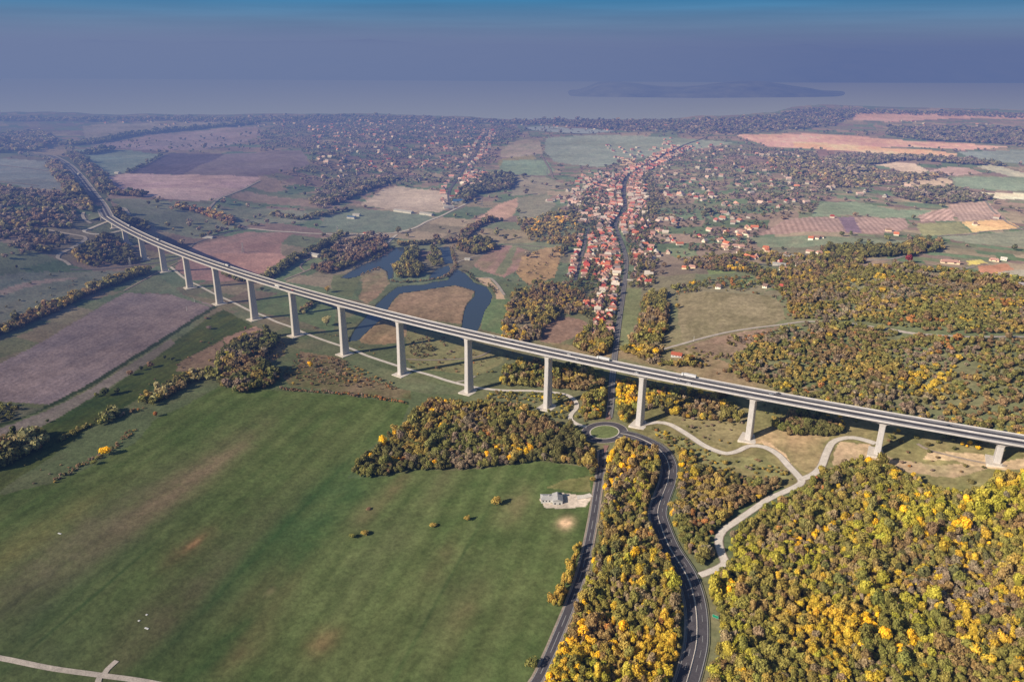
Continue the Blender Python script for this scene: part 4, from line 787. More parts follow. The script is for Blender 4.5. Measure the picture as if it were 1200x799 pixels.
belt('in the shrub row above the meadow', [(330, 456), (350, 458), (380, 460), (410, 463), (440, 466), (478, 473)], 7, 4, (2.5, 4.5), (.6, .9), dict(brown=1, rust=.6, olive=.7, grey=.6))
belt('in the hedge above the ploughed field', [(-70, 408), (-20, 396), (20, 384), (45, 372), (70, 360), (100, 346), (125, 336), (150, 327), (176, 319)], 24, 6, (8, 12), (.9, 1.2), dict(ochre=.9, olive=1, dark=.7, brown=.8, pale=.3))
wood('in the lower left thicket', [(-70, 478), (0, 476), (24, 480), (14, 492), (-70, 505)], 7, (4, 7), (.7, 1), dict(dark=1, olive=1, brown=.6))
belt('in the poplar row beside the straight road', [(688, 625), (682, 645), (671, 668), (660, 690), (650, 714)], 9, 3.4, (3.6, 5.4), (1.4, 2.0), dict(yellow=.8, ochre=1.2, olive=.6))
wood('in the roadside bushes by the dark wood', [(692, 556), (698, 556), (697, 572), (693, 570)], 4, (3, 5), (.8, 1.1), MIX)
wood('on the pond bank', [(462, 322), (460, 312), (470, 304), (480, 296), (488, 291), (492, 296), (486, 308), (497, 318), (488, 326), (470, 327)], 7, (8, 12), (.85, 1.2), dict(olive=1, ochre=.7, dark=.8, pale=.5), .9)
wood('on the pond bank', [(503, 292), (510, 291), (520, 308), (512, 313), (504, 312)], 8, (7, 10), (.9, 1.2), dict(olive=1, dark=.8, pale=.5), .8)
belt('on the pond bank', [(456, 330), (480, 331), (500, 329), (520, 325), (532, 316), (534, 310), (530, 298), (528, 290)], 8, 5, (3, 5), (.7, 1), SCR, .9)
belt('on the pond bank', [(480, 341), (495, 336), (515, 334), (534, 333)], 6, 4, (3, 4.6), (.9, 1.3), SCR, .9)
belt('on the pond bank', [(404, 327), (430, 320), (446, 313)], 6, 5, (3, 5), (.7, 1), SCR, .9)
belt('on the pond bank', [(404, 325), (420, 313), (443, 301), (462, 290)], 6, 5, (3, 5), (.7, 1), dict(dark=1, olive=1), .9)
belt('on the pond bank', [(536, 316), (548, 320), (558, 330), (572, 334), (580, 344)], 6, 5, (3, 5), (.7, 1), dict(dark=1, olive=1, brown=1), .9)
wood('in the grey wood behind the ponds', [(368, 318), (380, 300), (400, 284), (430, 280), (456, 281), (452, 292), (432, 302), (410, 314), (384, 322)], 7.5, (7, 11), (.85, 1.1), dict(grey=1.2, brown=1, olive=.8, dark=.6))
belt('behind the ponds', [(468, 288), (500, 286), (530, 284), (545, 278), (558, 266), (580, 258)], 26, 8, (7, 11), (.85, 1.1), dict(olive=1, brown=1, dark=1, ochre=.5, grey=.7))
wood('behind the ponds', [(536, 292), (556, 282), (574, 282), (580, 292), (566, 300), (544, 298)], 8, (8, 12), (.85, 1.1), dict(olive=1, dark=1, brown=.5, ochre=.3))
belt('behind the viaduct', [(262, 322), (300, 330), (330, 316), (350, 302), (380, 290), (392, 282), (400, 276)], 22, 7.5, (8, 12), (.85, 1.1), dict(dark=1, olive=1, ochre=.4, pale=.4))
belt('behind the viaduct', [(372, 352), (360, 362), (350, 368)], 10, 7, (6, 9), (.8, 1), dict(brown=1, olive=1, dark=.6))
wood('west of the village gardens', [(606, 262), (650, 250), (680, 256), (676, 290), (660, 300), (640, 292), (620, 285)], 9, (6, 10), (.8, 1.1), dict(ochre=1.4, olive=1.2, brown=.8, yellow=.3, dark=.5), .8, .5)
wood('in the copse near the crossroads', [(560, 206), (600, 205), (604, 212), (598, 222), (560, 228), (548, 240), (530, 238), (540, 224)], 10, (9, 13), (.8, 1.1), dict(dark=1.4, olive=1, brown=.5))
belt('in the distant copses', [(380, 240), (400, 232), (430, 220), (460, 210)], 60, 11, (9, 13), (.8, 1), dict(dark=1.2, olive=1, brown=.7))
wood('in the grey wood left of centre', [(380, 216), (420, 214), (440, 218), (400, 236), (380, 246), (360, 240)], 12, (8, 12), (.7, .9), FAR, .7)
belt('in the distant copses', [(205, 244), (230, 247), (258, 256), (275, 264)], 40, 9, (8, 12), (.8, 1), dict(rust=1, ochre=1, olive=.7, brown=1))
belt('in the distant copses', [(230, 282), (262, 272), (300, 264)], 16, 9, (7, 11), (.8, 1), FAR, .8)
belt('in the distant copses', [(320, 252), (350, 258), (380, 252), (410, 246)], 22, 10, (8, 12), (.8, 1), FAR, .7)
belt('in the distant tree lines', [(83, 171), (110, 168), (130, 164), (165, 158), (200, 154), (250, 149), (300, 145)], 60, 14, (12, 18), (.8, 1), dict(dark=1.5, olive=1))
belt('in the distant tree lines', [(100, 182), (115, 179), (130, 176)], 50, 13, (10, 16), (.8, 1), dict(dark=1.5, olive=1))
belt('in the distant tree lines', [(150, 203), (170, 193), (192, 182)], 8, 9, (6, 9), (.8, 1), dict(dark=1.5, olive=1))
belt('in the belt along the motorway', [(86, 180), (92, 188), (104, 198), (116, 212), (128, 226), (170, 230)], 46, 9, (8, 13), (.8, 1.1), dict(dark=1.2, olive=1, brown=.8))
belt('in the belt along the motorway', [(62, 192), (72, 206), (84, 222), (96, 238), (112, 250)], 40, 9, (8, 13), (.8, 1.1), dict(dark=1, olive=1, ochre=.5, brown=1))
KN = dict(olive=1, grey=1.4, brown=1., dark=.7, ochre=.15, green=.5)
wood('on the left wooded knoll', [(-120, 215), (0, 218), (30, 222), (60, 226), (84, 232), (104, 246), (96, 256), (84, 266), (60, 272), (20, 280), (-120, 296)], 10, (8, 12), (.7, .95), KN, .85, .3)
wood('on the left wooded knoll', [(20, 276), (70, 274), (86, 284), (70, 296), (30, 300), (10, 296)], 10, (7, 12), (.75, 1.), dict(olive=1, grey=1, brown=1.2, dark=.7), .6)
wood('on the slope below the first piers', [(86, 304), (100, 288), (122, 278), (142, 280), (158, 300), (164, 308), (140, 312), (104, 314)], 9, (7, 12), (.8, 1.1), dict(olive=1, dark=1, brown=1, ochre=.4), .85)
wood('on the slope below the first piers', [(100, 262), (120, 252), (126, 262), (110, 272)], 8, (6, 9), (.8, 1), dict(olive=1, ochre=.7, brown=1), .6)
wood('on the slope right of the motorway', [(128, 246), (148, 250), (160, 258), (176, 268), (170, 272), (150, 264), (134, 256)], 9, (7, 12), (.8, 1.1), dict(olive=1, dark=1.2, brown=.8), .9)
road('dirt_path', [(-60, 192), (0, 194), (30, 197), (62, 201)], 7, M['dirt']); road('dirt_path', [(-60, 208), (0, 213), (30, 216), (45, 218)], 7, M['dirt'])
wood('in the distant woods', [(-200, 160), (-20, 158), (50, 156), (70, 168), (40, 178), (-20, 182), (-200, 184)], 20, (16, 24), (.6, .8), FAR, .9)
wood('in the distant woods', [(1040, 150), (1200, 152), (1400, 154), (1400, 170), (1260, 172), (1180, 170), (1100, 166), (1040, 160)], 20, (14, 22), (.6, .8), FAR, .8)
wood('in the distant woods', [(980, 182), (1060, 184), (1140, 188), (1180, 196), (1140, 194), (1060, 188), (1020, 194), (1010, 206), (980, 206), (960, 195)], 14, (11, 17), (.7, .9), FAR, .85)
wood('in the distant woods', [(1060, 222), (1120, 222), (1170, 234), (1130, 238), (1090, 240), (1050, 232), (1040, 224)], 12, (9, 14), (.7, .9), FAR, .8)
wood('in the distant woods', [(900, 186), (980, 190), (1050, 204), (1120, 206), (1060, 214), (1000, 222), (940, 214), (900, 200)], 15, (9, 15), (.7, .9), HILL, .6)
wood('in the shore woods', [(-200, 139.5), (0, 138.5), (130, 139.5), (260, 139), (400, 136.5), (520, 139.5), (640, 140.5), (780, 141.5), (860, 140.5), (905, 137), (930, 131), (960, 128), (1000, 129.5), (1200, 134.5), (1400, 137), (1400, 142), (1200, 139), (1010, 134), (970, 150), (860, 158), (780, 156), (640, 147), (400, 144), (260, 144), (130, 143), (-200, 144)], 24, (13, 22), (.6, .85), FAR, .62, .5)
wood('in the gardens of the left hillside', [(330, 142), (600, 146), (610, 158), (560, 200), (540, 215), (470, 218), (400, 218), (340, 205), (310, 180), (300, 160)], 17, (6, 12), (.55, .8), FAR, .42, .45)
wood('in the gardens of the right hillside', [(700, 200), (790, 170), (860, 172), (950, 178), (980, 200), (1000, 225), (960, 236), (960, 252), (900, 262), (880, 300), (800, 300), (760, 280), (756, 230), (740, 215)], 12.5, (5, 9.5), (.6, .85), FAR, .36, .45)
wood('in the village gardens', [(664, 250), (690, 222), (715, 205), (760, 200), (775, 230), (765, 280), (770, 330), (752, 345), (722, 395), (690, 380), (660, 330), (672, 300), (676, 270)], 11, (5, 9), (.8, 1.1), dict(olive=1, dark=1, brown=1, ochre=.4, grey=.8, green=.6), .95)
wood('in the wide countryside', [(-200, 186), (400, 150), (620, 150), (1300, 160), (1300, 300), (1120, 292), (900, 300), (800, 320), (600, 300), (400, 300), (200, 300), (-200, 330)], 36, (7, 14), (.7, 1.), FAR, .3, .6)
wood('in the wide countryside', [(-60, 330), (100, 316), (160, 322), (60, 366), (-60, 400)], 26, (3, 7), (.5, .8), dict(dark=1, grey=1, olive=1), .4)
wood('in the wide countryside', [(790, 340), (925, 345), (930, 378), (800, 400)], 8.5, (2.5, 6), (.5, .8), SCR, .5, .8)
wood('in the wide countryside', [(560, 300), (660, 290), (660, 330), (600, 345)], 18, (3, 6), (.6, .8), SCR, .4)
wood('in the low scrub', [(352, 414), (395, 420), (430, 436), (470, 455), (440, 458), (350, 446), (332, 440)], 5.5, (2, 4.5), (.5, .8), dict(brown=1, rust=.5, olive=.7, grey=.8, ochre=.5), .6)
wood('in the low scrub', [(300, 405), (332, 398), (335, 415), (305, 432)], 5.5, (2, 5), (.6, .9), dict(ochre=1, olive=.8, brown=.7), .5)
wood('in the low scrub', [(480, 400), (500, 396), (510, 412), (495, 420), (478, 416)], 6, (2, 5), (.6, .9), dict(brown=1, dark=.8), .5)
wood('in the low scrub', [(806, 470), (870, 475), (880, 500), (850, 526), (800, 505)], 7, (2, 4), (.5, .8), SCR, .45)
wood('in the low scrub', [(760, 502), (800, 514), (850, 538), (930, 560), (880, 560), (830, 552), (800, 540), (775, 520)], 5.5, (2.5, 5), (.6, .9), MIX, .55)
wood('in the low scrub', [(870, 536), (900, 534), (935, 562), (905, 568), (868, 552)], 9, (2, 4), (.5, .8), SCR, .5)
wood('in the low scrub', [(1040, 520), (1180, 540), (1160, 570), (1050, 548)], 11, (2, 4.5), (.5, .8), SCR, .5)
wood('in the low scrub', [(870, 470), (1000, 488), (1180, 524), (1160, 536), (1000, 512), (985, 506), (905, 494)], 7, (2.5, 6), (.6, 1), MIX, .6, .6)
wood('in the low scrub', [(480, 385), (600, 412), (600, 440), (560, 440), (480, 430)], 12, (2, 5), (.5, .8), SCR, .3)
wood('in the low scrub', [(140, 480), (240, 395), (300, 400), (250, 430), (200, 450), (110, 500)], 13, (1.5, 4), (.5, .8), SCR, .35)
wood('in the low scrub', [(0, 560), (60, 530), (100, 540), (40, 580)], 8, (1.2, 3), (.4, .7), SCR, .25)
wood('in the low scrub', [(620, 458), (684, 468), (700, 500), (650, 492), (600, 478), (560, 468), (580, 460)], 6, (2.5, 5), (.6, 1), YEL, .7)
wood('in the low scrub', [(340, 375), (420, 400), (470, 430), (420, 410)], 10, (2, 5), (.5, .8), SCR, .35)
# single trees standing alone: picture place of the foot, diameter, height, colour
SOLO = [((176, 431), 10, 8, 'brown', 'round brown tree at the east end of the field strip'), ((166, 434), 6, 6, 'dark', 'small dark tree between two brown bushes on the field strip'), ((153, 440), 9, 7, 'brown', 'low brown bushy tree on the grass beside the ploughed field'),
 ((124, 464), 11, 11, 'dark', 'dark green tree standing alone between field strip and stream'), ((138, 461), 9, 8, 'dark', 'dark olive tree next to the darker tree between field strip and stream'), ((113, 465), 6, 5, 'olive', 'small olive tree at the foot of the dark pair by the strip'),
 ((183, 488), 6, 6, 'rust', 'small orange tree at the upper edge of the meadow'), ((124, 533), 12, 8.5, 'yellow', 'broad bright yellow tree at the left edge of the meadow'), ((111, 544), 7, 5, 'olive', 'olive bush just below the broad yellow tree'), ((47, 527), 7, 8, 'brown', 'pale brown round tree in front of the dark clump'),
 ((16, 520), 12, 11, 'pale', 'pale silver tree at the tip of the dark clump'), ((38, 512), 7, 13, 'dark', 'tall dark pointed tree above the dark clump'), ((193, 421), 5, 6, 'dark', 'left one of two small dark trees on the green strip'), ((202, 423), 5.5, 6, 'dark', 'right one of two small dark trees on the green strip'),
 ((245, 386), 10, 5.5, 'grey', 'grey dome-shaped bush on the grass below the piers'), ((242, 374), 8, 3.5, 'brown', 'reddish brown flat bush on the grass below the piers'), ((288, 387), 4.5, 6, 'brown', 'small slender brown tree by the earth patch'), ((56, 495), 4, 4, 'dark', 'tiny dark tree on the grass beside the field strip'),
 ((383, 382), 15, 16, 'pale', 'large pale round willow behind the viaduct'), ((356, 369), 8, 8, 'pale', 'small pale willow left of the large willow'), ((364, 431), 8, 9, 'yellow', 'yellow tree in the reddish scrub in front of the viaduct'), ((296, 420), 11, 11, 'rust', 'orange tree at the top of the stream copse'), ((266, 420), 9, 10, 'lime', 'yellow-green tree at the west end of the stream copse'),
 ((384, 343), 10, 12, 'ochre', 'ochre tree just behind the viaduct left of the ponds'), ((307, 341), 9, 7, 'dark', 'dark tree partly seen under the viaduct deck'), ((366, 452), 6, 5, 'brown', 'dark red-brown bush in the shrub row above the meadow'), ((344, 451), 4.5, 4, 'ochre', 'small ochre bush beside the stream copse'),
 ((582, 592), 9.5, 8, 'ochre', 'brown-orange round tree alone on the meadow near the white house'), ((547, 610), 5.5, 5, 'ochre', 'small yellow-brown tree on the meadow ditch'), ((507, 617), 8, 3, 'ochre', 'flat ochre bush on the meadow ditch'), ((428, 627), 8, 4, 'ochre', 'wide ochre bush at the west end of the meadow ditch'), ((413, 630), 6, 4, 'olive', 'olive bush westmost on the meadow ditch'),
 ((432, 597), 5, 1.8, 'brown', 'very low brown shrub on a bare patch of meadow'), ((622, 782), 9, 7, 'olive', 'olive yellow tree beside the straight road at its southern end'), ((793, 362), 10, 9, 'ochre', 'ochre tree at the corner of the hill pasture'), ((1065, 308), 14, 14, 'crimson', 'dark crimson tree standing out among the eastern hedges'),
 ((942, 545), 9, 8, 'rust', 'never'), ((798, 549), 6, 6, 'yellow', 'yellow tree at the edge of the road curve'), ((1018, 548), 10, 9, 'yellow', 'brightest yellow tree at the crest of the wooded hill'), ((908, 300), 11, 10, 'ochre', 'large golden tree beside the hamlet houses'), ((795, 305), 10, 10, 'ochre', 'golden tree near the churchyard gardens'), ((955, 566), 7, 7, 'rust', 'orange tree at the service road fork')]
PALA['crimson'] = lin((128, 60, 66))/.5
SOLO = [s for s in SOLO if s[4] != 'never']
# ------------------------------------------------------------------ houses
HOUSES = []   # x, y, rot, length, width, height, roof tint, wall tint, place text
ROOFS = {'orange': (190, 114, 86), 'red': (170, 80, 70), 'pinkish': (176, 138, 126), 'brown': (136, 112, 102), 'grey': (140, 132, 134), 'pale': (200, 190, 180)}
def add_house(x, y, rot, place, L=None, W=None, H=None, roof=None):
    if any(abs(x-a) < 9 and abs(y-b) < 9 and math.hypot(x-a, y-b) < 7.8 for a, b in HOUSE_XY[-400:]): return
    roof = roof or random.choices(list(ROOFS), [3, 2.4, 4.5, 2.5, 1.2, 1.4])[0]
    HOUSE_XY.append((x, y)); wv = random.choice([(226, 214, 196), (214, 204, 190), (232, 226, 214), (220, 200, 170), (200, 190, 178)])
    rt = lin(ROOFS[roof])/KL*random.uniform(.8, 1.15)
    HOUSES.append((x, y, rot, L or random.uniform(10, 16), W or random.uniform(7.5, 10), H or random.uniform(3, 5), rt, lin(wv)/KL, place, roof))
def street_houses(px, step, off, place, both=(1, 1), p=.9, perp=True, rows=1):
    C_ = spline(at(px)[:, :2], 2.); N_ = normals2(C_); L_ = np.concatenate([[0], np.cumsum(np.linalg.norm(np.diff(C_, axis=0), axis=1))])
    for side, use in ((-1, both[0]), (1, both[1])):
        if not use: continue
        for rr_ in range(rows):
            s_ = random.uniform(2, step)
            while s_ < L_[-1]:
                if random.random() < p:
                    i = int(np.searchsorted(L_, s_)); i = min(i, len(C_)-1); q = C_[i]+N_[i]*side*(off+rr_*22+random.uniform(-2, 3)); a = math.atan2(N_[i][1], N_[i][0])
                    add_house(q[0], q[1], a+(0 if (perp and random.random() < .6) else PI/2)+random.uniform(-.08, .08), place+(' (west side)' if side < 0 else ' (east side)'))
                s_ += step*random.uniform(.85, 1.25)
def cluster_houses(px, n, place, sizes=None, rot=None):
    pg = polyw(px); k = 0; t = 0; lo = pg.min(0); hi = pg.max(0)
    while k < n and t < n*40:
        t += 1; q = np.array([random.uniform(lo[0], hi[0]), random.uniform(lo[1], hi[1])])
        if inpoly(q[None], pg)[0] and clear_of_roads(q[None], 4)[0]:
            b = len(HOUSES); add_house(q[0], q[1], (rot if rot is not None else random.uniform(0, PI))+random.choice([0, PI/2])+random.uniform(-.15, .15), place); k += len(HOUSES) > b
village = [(726, 392), (730, 345), (734, 310), (731, 292), (725, 276)]
street_houses(village, 14.5, 17, 'in the southern row along the village main street', both=(1, 0), rows=2)
street_houses([(733, 322), (734, 305), (731, 288)], 20, 19, 'in the southern row along the village main street', both=(0, 1), p=.8)
street_houses([(725, 276), (721.5, 264), (726, 255), (733, 243), (731.5, 228), (733, 213), (740, 203)], 13, 17, 'in the middle of the village along the main street', rows=2)
street_houses([(740, 203), (753, 197), (768, 190), (783, 181), (800, 172)], 16, 17, 'on the northern way out of the village', rows=2)
street_houses([(676, 326), (681, 303), (685, 289), (687, 276)], 12, 13, 'beside the narrow side street', rows=1)
street_houses([(690, 222), (705, 215), (718, 212)], 15, 15, 'near the church')
mr = math.atan2(*(at(733, 213)[:2]-at(725, 276)[:2])[::-1])
cluster_houses([(664, 238), (676, 226), (700, 214), (716, 218), (722, 240), (716, 256), (700, 258), (672, 250)], 92, 'in the dense west quarter of the village', rot=mr)
cluster_houses([(680, 206), (700, 200), (718, 204), (716, 214), (690, 220), (672, 224)], 36, 'near the church', rot=mr)
cluster_houses([(740, 212), (758, 216), (760, 240), (752, 262), (740, 262), (738, 240)], 70, 'in the east quarter of the village', rot=mr)
cluster_houses([(690, 282), (716, 276), (722, 300), (722, 330), (700, 330), (690, 310)], 40, 'in the gardens between the two village streets', rot=mr)
cluster_houses([(682, 358), (690, 350), (712, 348), (718, 368), (714, 378), (700, 376)], 13, 'at the southern tip of the village', rot=mr)
cluster_houses([(741, 322), (760, 318), (762, 332), (745, 336)], 6, 'east of the street beside the orange-roofed block', rot=mr)
cluster_houses([(740, 286), (756, 290), (768, 300), (764, 308), (744, 302)], 7, 'in the eastern gardens of the village', rot=mr)
cluster_houses([(780, 226), (842, 228), (842, 233), (780, 233)], 16, 'in the row of pale houses east of the village')
cluster_houses([(845, 250), (885, 254), (884, 290), (870, 300), (820, 290), (826, 275)], 30, 'in the scattered hamlet on the eastern lanes')
cluster_houses([(885, 290), (960, 292), (965, 304), (955, 322), (900, 314), (870, 302)], 14, 'among the trees of the eastern hamlet')
cluster_houses([(780, 160), (960, 185), (990, 205), (960, 238), (900, 250), (840, 245), (770, 225), (760, 205)], 150, 'scattered over the eastern gardens')
cluster_houses([(960, 190), (1080, 215), (1060, 235), (960, 230)], 12, 'scattered over the eastern gardens')
cluster_houses([(740, 255), (830, 255), (830, 282), (800, 300), (760, 285)], 14, 'scattered east of the village')
for q, l in (((956, 280), 16), ((962, 279), 12), ((950, 281), 10), ((1041, 271), 12), ((1050, 276), 10), ((1165, 306), 16), ((1176, 305), 10), ((1113, 309), 30), ((1196, 336), 18), ((916, 337), 8), ((897, 337), 8), ((975, 255), 10), ((1168, 256), 12), ((1142, 264), 9), ((1040, 214), 14), ((811, 314), 14), ((803, 315), 12), ((842, 338), 9)):
    p = at(*q); add_house(p[0], p[1], random.uniform(-.3, .6), 'standing alone among the eastern fields', L=l)
street_houses([(530, 240), (527, 228), (533, 214), (545, 196), (560, 175), (573, 152)], 24, 24, 'along the street of the far left village', rows=1, p=.5)
cluster_houses([(536, 214), (545, 196), (560, 175), (573, 153), (582, 154), (572, 178), (556, 205), (546, 218)], 50, 'along the street of the far left village')
cluster_houses([(536, 226), (548, 205), (564, 200), (572, 206), (566, 220), (545, 226)], 60, 'in the far left village')
cluster_houses([(400, 142), (560, 142), (556, 170), (530, 200), (470, 196), (380, 190), (360, 150)], 330, 'in the distant garden suburb')
cluster_houses([(700, 170), (790, 176), (780, 215), (760, 225), (745, 205)], 50, 'on the northern edge of the village')
cluster_houses([(745, 262), (775, 255), (790, 290), (770, 310), (748, 285)], 22, 'in the eastern gardens of the village', rot=mr)
cluster_houses([(640, 235), (672, 222), (690, 262), (660, 262)], 22, 'at the west end of the village', rot=mr)
cluster_houses([(370, 185), (500, 190), (500, 212), (440, 212), (370, 208)], 40, 'in the distant garden suburb')
cluster_houses([(560, 144), (640, 144), (760, 146), (860, 146), (960, 136), (1000, 140), (960, 150), (860, 158), (760, 154), (610, 150)], 130, 'in the resort by the lake shore')
cluster_houses([(100, 142), (360, 142), (340, 150), (120, 146)], 30, 'in the resort by the lake shore')
cluster_houses([(1040, 142), (1160, 146), (1160, 150), (1050, 148)], 12, 'in the resort by the lake shore')
def house_meshes():
    out = []
    for k in range(3):
        w = MB(); w.box(-.5, -.5, -.6, .5, .5, 1.); w.add([(-.5, -.5, 1), (-.5, .5, 1), (-.5, 0, 1.75)], [(0, 1, 2)]); w.add([(.5, -.5, 1), (.5, .5, 1), (.5, 0, 1.75)], [(0, 2, 1)])
        e = .06; rf = MB(); t = .07; hip = (0, .18, .0)[k]
        rf.add([(-.55, -.58, .93), (.55, -.58, .93), (.55-hip, 0, 1.82), (-.55+hip, 0, 1.82), (-.55, .58, .93), (.55, .58, .93), (-.55, -.58, .86), (.55, -.58, .86), (-.55, .58, .86), (.55, .58, .86)],
               [(0, 1, 2, 3), (4, 3, 2, 5), (0, 6, 7, 1), (5, 9, 8, 4), (6, 8, 9, 7), (1, 7, 9, 5, 2), (0, 3, 4, 8, 6)])
        ch = MB(); ch.box(.12, .1, 1.4, .19, .2, 2.05)
        wn = []
        for x in (-.25, .25):
            for y0, y1 in ((-.506, -.503), (.503, .506)): q = MB(); q.box(x-.07, y0, .35, x+.07, y1, .75); wn.append(q.mesh('window', M['glass']))
        out.append((w.mesh('wall', M['wall']), rf.mesh('roof', M['roof']), ch.mesh('chimney', M['bark']), wn))
    return out
HM = house_meshes()
def instancer(name, label_kind, sources, pts, sc, rot, tint, idx, kind='stuff'):
    """one object that instances the source meshes on its points"""
    coll = bpy.data.collections.new(name+'_shapes')
    for i, me in enumerate(sources):
        o = bpy.data.objects.new('%s_%02d' % (name, i), me); coll.objects.link(o)
    me = bpy.data.meshes.new(name); me.vertices.add(len(pts)); me.vertices.foreach_set('co', np.asarray(pts, np.float32).ravel())
    for nm, ty, arr, key in (('sc', 'FLOAT_VECTOR', sc, 'vector'), ('rz', 'FLOAT_VECTOR', np.column_stack([np.zeros(len(pts)), np.zeros(len(pts)), rot]), 'vector'), ('tint', 'FLOAT_COLOR', np.column_stack([tint, np.ones(len(pts))]), 'color'), ('vi', 'INT', idx, 'value')):
        a = me.attributes.new(nm, ty, 'POINT'); a.data.foreach_set(key, np.ascontiguousarray(arr, np.int32 if ty == 'INT' else np.float32).ravel())
    o = put(name, me); o['kind'] = kind
    ng = bpy.data.node_groups.new(name, 'GeometryNodeTree'); ng.interface.new_socket('Geometry', in_out='INPUT', socket_type='NodeSocketGeometry'); ng.interface.new_socket('Geometry', in_out='OUTPUT', socket_type='NodeSocketGeometry')
    N = ng.nodes; gi = N.new('NodeGroupInput'); go = N.new('NodeGroupOutput'); iop = N.new('GeometryNodeInstanceOnPoints'); ci = N.new('GeometryNodeCollectionInfo')
    ci.inputs['Collection'].default_value = coll; ci.inputs['Separate Children'].default_value = True; ci.inputs['Reset Children'].default_value = True
    def na(nm, ty):
        n = N.new('GeometryNodeInputNamedAttribute'); n.data_type = ty; n.inputs['Name'].default_value = nm; return n.outputs['Attribute']
    L = ng.links; L.new(gi.outputs[0], iop.inputs['Points']); L.new(ci.outputs[0], iop.inputs['Instance']); iop.inputs['Pick Instance'].default_value = True
    L.new(na('vi', 'INT'), iop.inputs['Instance Index']); L.new(na('sc', 'FLOAT_VECTOR'), iop.inputs['Scale']); L.new(na('rz', 'FLOAT_VECTOR'), iop.inputs['Rotation']); L.new(iop.outputs[0], go.inputs[0])
    md = o.modifiers.new('scatter', 'NODES'); md.node_group = ng; return o
# houses: the 300 that show largest are objects, the rest one mass
HOUSES = [h for h in HOUSES]
hx = np.array([h[0] for h in HOUSES]); hy = np.array([h[1] for h in HOUSES]); hz = Z(hx, hy)
hp = project(np.column_stack([hx, hy, hz])); vis = (hp[0] > -5) & (hp[0] < 1205) & (hp[1] > 0) & (hp[1] < 799)
order = np.argsort(np.where(vis, hp[2], 1e9)); ROOFTXT = {k: k+'-roofed' for k in ROOFS}
near_h = order[:285]; rest_h = order[285:]
ROOF_CNT = {}
for i in near_h:
    x, y, rot, L_, W_, H_, rt, wt, place, rn = HOUSES[i]; k = i % 2
    e = empty('house', (x, y, hz[i]), rot); shape = 'long' if L_ > 13 else 'small'
    tag(e, f'{shape} {ROOFTXT[rn]} house {place}', 'house', f'{shape} {ROOFTXT[rn]} houses {place}')
    for nm, me, ti in (('wall', HM[k][0], wt), ('roof', HM[k][1], rt)):
        o = put(nm, me, e); o.scale = (L_, W_, H_); o['tint'] = [float(v) for v in ti]
        if len(ROOF_CNT) < 60:
            if nm == 'roof': put('chimney', HM[k][2], o); ROOF_CNT[i] = 1
            else:
                for wmesh in HM[k][3]: put('window', wmesh, o)
hm2 = []
for k in range(2):
    me = bpy.data.meshes.new('house_far'); bm = bmesh.new(); bm.from_mesh(HM[k][0]); n0 = len(bm.faces); bm.from_mesh(HM[k][1]); bm.faces.ensure_lookup_table()
    for j, f in enumerate(bm.faces): f.material_index = 0 if j < n0 else 1
    bm.to_mesh(me); bm.free(); me.materials.append(M['whitewall']); me.materials.append(M['roof']); hm2.append(me)
r_ = rest_h[[bool(vis[j]) or True for j in rest_h]]
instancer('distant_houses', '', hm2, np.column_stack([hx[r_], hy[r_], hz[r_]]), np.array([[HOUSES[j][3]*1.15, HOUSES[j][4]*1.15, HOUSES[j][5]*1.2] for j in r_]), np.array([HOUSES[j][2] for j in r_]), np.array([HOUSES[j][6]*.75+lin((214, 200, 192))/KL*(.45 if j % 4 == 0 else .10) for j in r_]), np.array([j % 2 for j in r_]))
# ------------------------------------------------------------------ trees into the scene
X = np.concatenate([t[0] for t in TREES]); Y = np.concatenate([t[1] for t in TREES]); D = np.concatenate([t[2] for t in TREES]); H = np.concatenate([t[3] for t in TREES])
TC = np.concatenate([t[4] for t in TREES]); TN = np.concatenate([t[5] for t in TREES]); TW = np.concatenate([t[6] for t in TREES]).astype(int)
hxy = np.stack([hx, hy], -1); ok = np.ones(len(X), bool)
vz = (hxy[:, 0].min()-20, hxy[:, 0].max()+20)
for j in range(0, len(X), 3000):
    q = slice(j, j+3000); d = np.hypot(X[q][:, None]-hx[None], Y[q][:, None]-hy[None]).min(1); ok[q] = d > 4.5+D[q]*.3
solo_xy = np.array([at(*s[0])[:2] for s in SOLO]); ok &= np.hypot(X[:, None]-solo_xy[:, 0], Y[:, None]-solo_xy[:, 1]).min(1) > 5
spots = [at(*p)[:2] for p in ((645, 585), (793, 416), (672, 585), (717.5, 205))]
for q, e_ in zip(spots, (13, 24, 13, 26)): q = q+(CAM[:2]-q)/np.linalg.norm(CAM[:2]-q)*e_*.3; ok &= np.hypot(X-q[0], Y-q[1]) > e_
